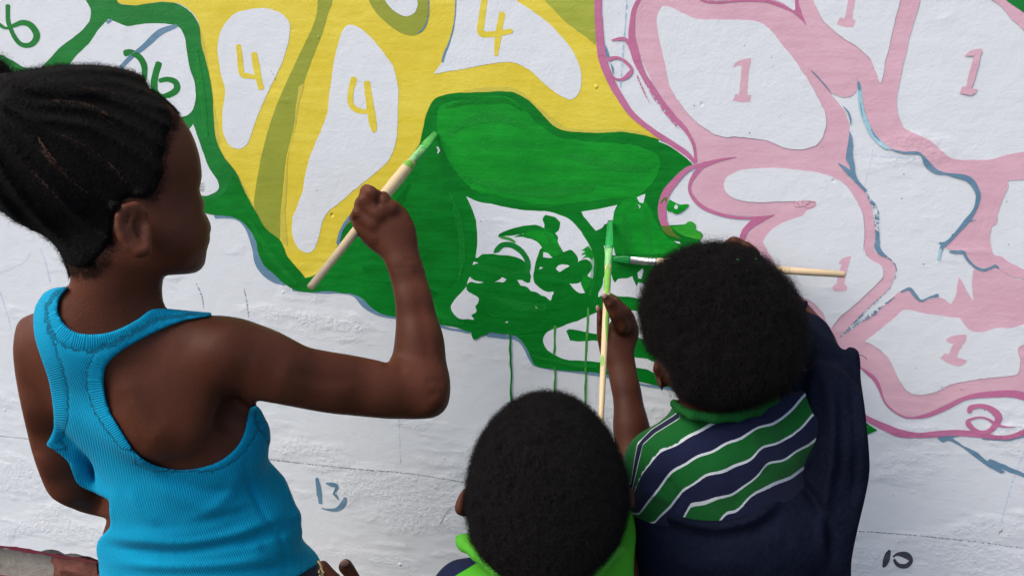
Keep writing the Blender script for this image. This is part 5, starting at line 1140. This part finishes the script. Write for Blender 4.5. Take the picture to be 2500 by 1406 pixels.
    SM_ = mask_map('S 1050,1412 1088,1374 1112,1357 1140,1349 1180,1330c 1300,1300 1400,1290 1500,1240 1540,1238c 1550,1275 1553,1310 1549,1350 1548,1410 1560,1500 1600,1700 1640,3600c 1000,3600c 900,1800 880,1600 960,1480', pad=80, st=3.0)
    def shirt(X):
        u, v, d = project(X); return np.maximum(smax(SB(X), SM_.get(u, v)*d/F, .004), .34-X[:, 2])
    sl, sh_ = SB.bounds(.01); sl[2] = .33
    def pan(V_):
        u, v, d = project(V_); q = NAVYM.get(u, v); return {'panel': q/4}
    part_surface('lime_shirt', shirt, sl, sh_, .0028, m, root, relax=1, attr=pan)
    c = Solid(); c.chain([(1118, 1312, .712, 7), (1135, 1330, .700, 14), (1165, 1352, .685, 15), (1220, 1400, .665, 16), (1300, 1440, .655, 16), (1390, 1430, .660, 16), (1460, 1390, .675, 16), (1510, 1340, .70, 14), (1500, 1330, .78, 12), (1335, 1420, .84, 12), (1160, 1350, .78, 12), (1124, 1316, .72, 9)], .005)
    c.ell((1137, 1320, .705), (20, 17, 12), .008)
    cl, ch = c.bounds(.01); m2 = simple_mat('lime_collar', (0.06, 0.30, 0.018), rough=.85, noise=.1, scale=300, bump=.0006); part_surface('collar', c, cl, ch, .0024, m2, root, relax=1)
    def trousers(X): return smax(b(X)-.006, np.maximum(X[:, 2]-.38, .055-X[:, 2]), .002)
    tl, th = lo.copy(), hi.copy(); th[2] = .39
    part_surface('trousers', trousers, tl, th, .006, DENIM, root); shoes(root, (hl, hr), (0.0, 1.0))
    HC = Solid(); HC.ell((1336, 1195, .70), (205, 246, 222), .02).ell((1345, 1290, .695), (170, 160, 170), .03)
    HM = mask_map('S 1340,948 1290,955 1242,980 1200,1020 1164,1078 1142,1138 1130,1200 1134,1262 1142,1312 1160,1352 1190,1385 1230,1415 1300,1445 1380,1440 1442,1406 1484,1360 1516,1310 1534,1254 1537,1200 1530,1150 1510,1092 1480,1040 1440,992 1392,960', pad=60, st=3.0)
    fc = at(1335, 1330, .87)
    def hair(X):
        u, v, d = project(X); h_ = smax(HC(X)-hairy(X, None, .0017, 85), (HM.get(u, v)+3)*d/F, .012)
        return smax(h_, .095-np.sqrt(((X-fc)**2).sum(1)), .01)
    hl_, hh = HC.bounds(.02)
    ho, HV, HQ = part_surface('hair', hair, hl_, hh, .0026, HAIRB, root, relax=1)
    strands('cropped_hair', HV, HQ, 26000, .0055, .00016, HAIR, ho, curl=1.4, seg=4, seed=4)
    strands('cropped_hair', HV, HQ, 1800, .011, .00015, HAIR, ho, curl=2.0, seg=7, flat=.8, seed=14)
    for sx in (-1, 1):
        e = Solid(); e.ell((1335+sx*46, 1255, .818), (14, 11, 12), .002); el, eh = e.bounds(.003); part_surface('eye', e, el, eh, .0015, NAIL, root)
    return root
_t0 = _t.time(); boy_lime(); print('boyC', _t.time()-_t0)

# ================================================================== paint brushes
WOOD = simple_mat('pale_birch_handle', (0.60, 0.46, 0.28), rough=0.45, spec=0.4, noise=0.12, scale=30, stretch=(1, 1, 1), bump=0.0002)
TINNED = simple_mat('tinned_ferrule', (0.62, 0.64, 0.64), rough=0.28, metal=0.9, noise=0.08, scale=200)
TINGREEN = simple_mat('ferrule_under_green_paint', (0.22, 0.50, 0.20), rough=0.3, noise=0.5, scale=120, bump=0.0006)
WETB = simple_mat('bristles_loaded_with_green', (0.010, 0.30, 0.06), rough=0.3, spec=0.5, noise=0.35, scale=120, bump=0.0012)
WETB2 = simple_mat('bristles_wet_light_green', (0.10, 0.45, 0.10), rough=0.3, spec=0.5, noise=0.5, scale=120, bump=0.0012)
SMEAR = simple_mat('green_smear', (0.16, 0.40, 0.06), rough=0.35, noise=0.4, scale=90)
def brush(label, tip, end, prof, split, tin=None, wet=None, smears=(), flat_dir=None):
    """tip, end: (u, v, depth). prof: (px along photo from tip, radius px). split: fractions where bristle->ferrule->handle"""
    A = at(*tip); B_ = at(*end); Lp = math.hypot(end[0]-tip[0], end[1]-tip[1])
    mid = (A+B_)/2; root = empty('paint_brush', mid); tag(root, label, 'paintbrush', 'paintbrushes in use on the mural')
    ax = (B_-A); Lw = np.linalg.norm(ax); ax /= Lw
    def frac(p):       # photo px along -> real fraction (perspective)
        t = p/Lp; return t*tip[2]/(t*tip[2]+(1-t)*end[2])
    fd = np.cross(ax, N_W); fd /= np.linalg.norm(fd); nd = np.cross(fd, ax)
    def section(name, stations, mat, flat, par, n=20):
        V = []; Fc = []
        for i, (f, w_, fl) in enumerate(stations):
            c = A+ax*Lw*f
            for q in range(n):
                an = 2*math.pi*q/n; V.append(c+fd*math.cos(an)*w_+nd*math.sin(an)*w_*fl)
            if i:
                for q in range(n): Fc.append(((i-1)*n+q, (i-1)*n+(q+1) % n, i*n+(q+1) % n, i*n+q))
        Fc.append(tuple(range(n))[::-1]); Fc.append(tuple(range((len(stations)-1)*n, len(stations)*n)))
        return mesh_obj(name, V, Fc, mat, par)
    def rad(p, r): f = frac(p); d = tip[2]+(end[2]-tip[2])*f; return r*d/F
    b0, b1, e = split
    # handle
    hp = [(p, r) for p, r in prof if p >= b1]
    st = [(frac(p), rad(p, r), 1.0) for p, r in hp]; st.append((1.0, st[-1][1]*.82, 1.0)); st.append((1.004, st[-1][1]*.45, 1.0))
    st.insert(0, (frac(b1)-.004, st[0][1]*.9, 1.0)); h = section('handle', st, WOOD, 1, root)
    # ferrule with crimped rings
    r1 = [r for p, r in prof if p <= b1][-1]; rb_ = [r for p, r in prof if p <= b0][-1]; fs = []
    for k in range(25):
        p = b0+(b1-b0)*k/24; r = rb_+(r1-rb_)*k/24; fl = .38+.62*min(1, k/15)
        if k in (16, 19, 22): r *= 1.10
        if k in (17, 20): r *= .94
        fs.append((frac(p), rad(p, r), fl))
    fs.append((frac(b1)+.002, rad(b1, r1*.96), 1)); section('ferrule', fs, tin or TINNED, 1, root)
    # bristles: a flat tapering tuft plus separate hairs
    bs = []
    for k in range(9):
        p = b0*k/8.0; r = rb_*(.55+.45*min(1, k/5)); bs.append((frac(p)+(.001 if k == 0 else 0), rad(p, r), .14+.24*k/8))
    tf = section('bristles', bs, wet or WETB, 1, root)
    rr = random.Random(int(tip[0])); V = []; Fc = []
    for i in range(260):
        x = rr.uniform(-1, 1); y = rr.uniform(-1, 1); s0 = frac(b0*.9); s1 = frac(rr.uniform(-4, 10))
        w0 = rad(b0, rb_)*.98; w1 = rad(0, rb_*rr.uniform(.5, .75))
        p0 = A+ax*Lw*s0+fd*x*w0+nd*y*w0*.34; p1 = A+ax*Lw*max(s1, -.002)+fd*x*w1+nd*y*w1*.18
        bse = len(V); q = fd*.00022; V += [p0-q, p0+q, p1]; Fc.append((bse, bse+1, bse+2))
    o = mesh_obj('bristle_hairs', V, Fc, wet or WETB, tf); o['kind'] = 'stuff'
    for (p0, p1, side, wd) in smears:      # paint wiped along the handle: a thin skin over the wood
        V = []; Fc = []; n = 10; k = 7
        for i in range(n+1):
            p = p0+(p1-p0)*i/n; r = np.interp(p, [a for a, _ in prof], [b for _, b in prof]); R__ = rad(p, r)+.00018; c = A+ax*Lw*frac(p)
            half = wd*math.sin(math.pi*(i+.35)/(n+.7))
            for j in range(k+1):
                an = side+half*(2*j/k-1); V.append(c+fd*math.cos(an)*R__+nd*math.sin(an)*R__)
            if i:
                for j in range(k): a = (i-1)*(k+1)+j; Fc.append((a, a+1, a+k+2, a+k+1))
        mesh_obj('paint_smear', V, Fc, SMEAR, h)
    return root
N_W = np.array([0.0, -1.0, 0.0])
wd_ = lambda u, v: wall_depth(u, v)-.004
brush('birch paintbrush in the girl\'s fist, slanting down to the left', (1064, 323, wd_(1064, 323)), (757, 702, .815),
      [(0, 5), (52, 10), (100, 13), (108, 14), (160, 15), (230, 14), (330, 11), (430, 9.5), (486, 9)], (52, 98, 0), tin=TINGREEN, wet=WETB2,
      smears=((150, 185, -1.9, .9), (100, 118, 1.6, 1.4)))
brush('upright birch paintbrush with green flat bristles, held by the small boy', (1490, 540, wd_(1490, 540)), (1466, 1045, .80),
      [(0, 9.5), (68, 9.5), (112, 8.5), (118, 8), (200, 8.5), (300, 8), (400, 7.5), (505, 7)], (68, 112, 0), tin=TINGREEN,
      smears=((112, 185, 1.6, 1.5), (185, 300, 2.4, .8), (330, 360, 1.2, .6)))
brush('level birch paintbrush with a bare tinned ferrule, end showing right of the afro', (1497, 632, wd_(1497, 632)), (2062, 670, .925),
      [(0, 5), (42, 9), (108, 10), (112, 10), (180, 11), (300, 10.5), (420, 9.5), (565, 8)], (42, 108, 0))
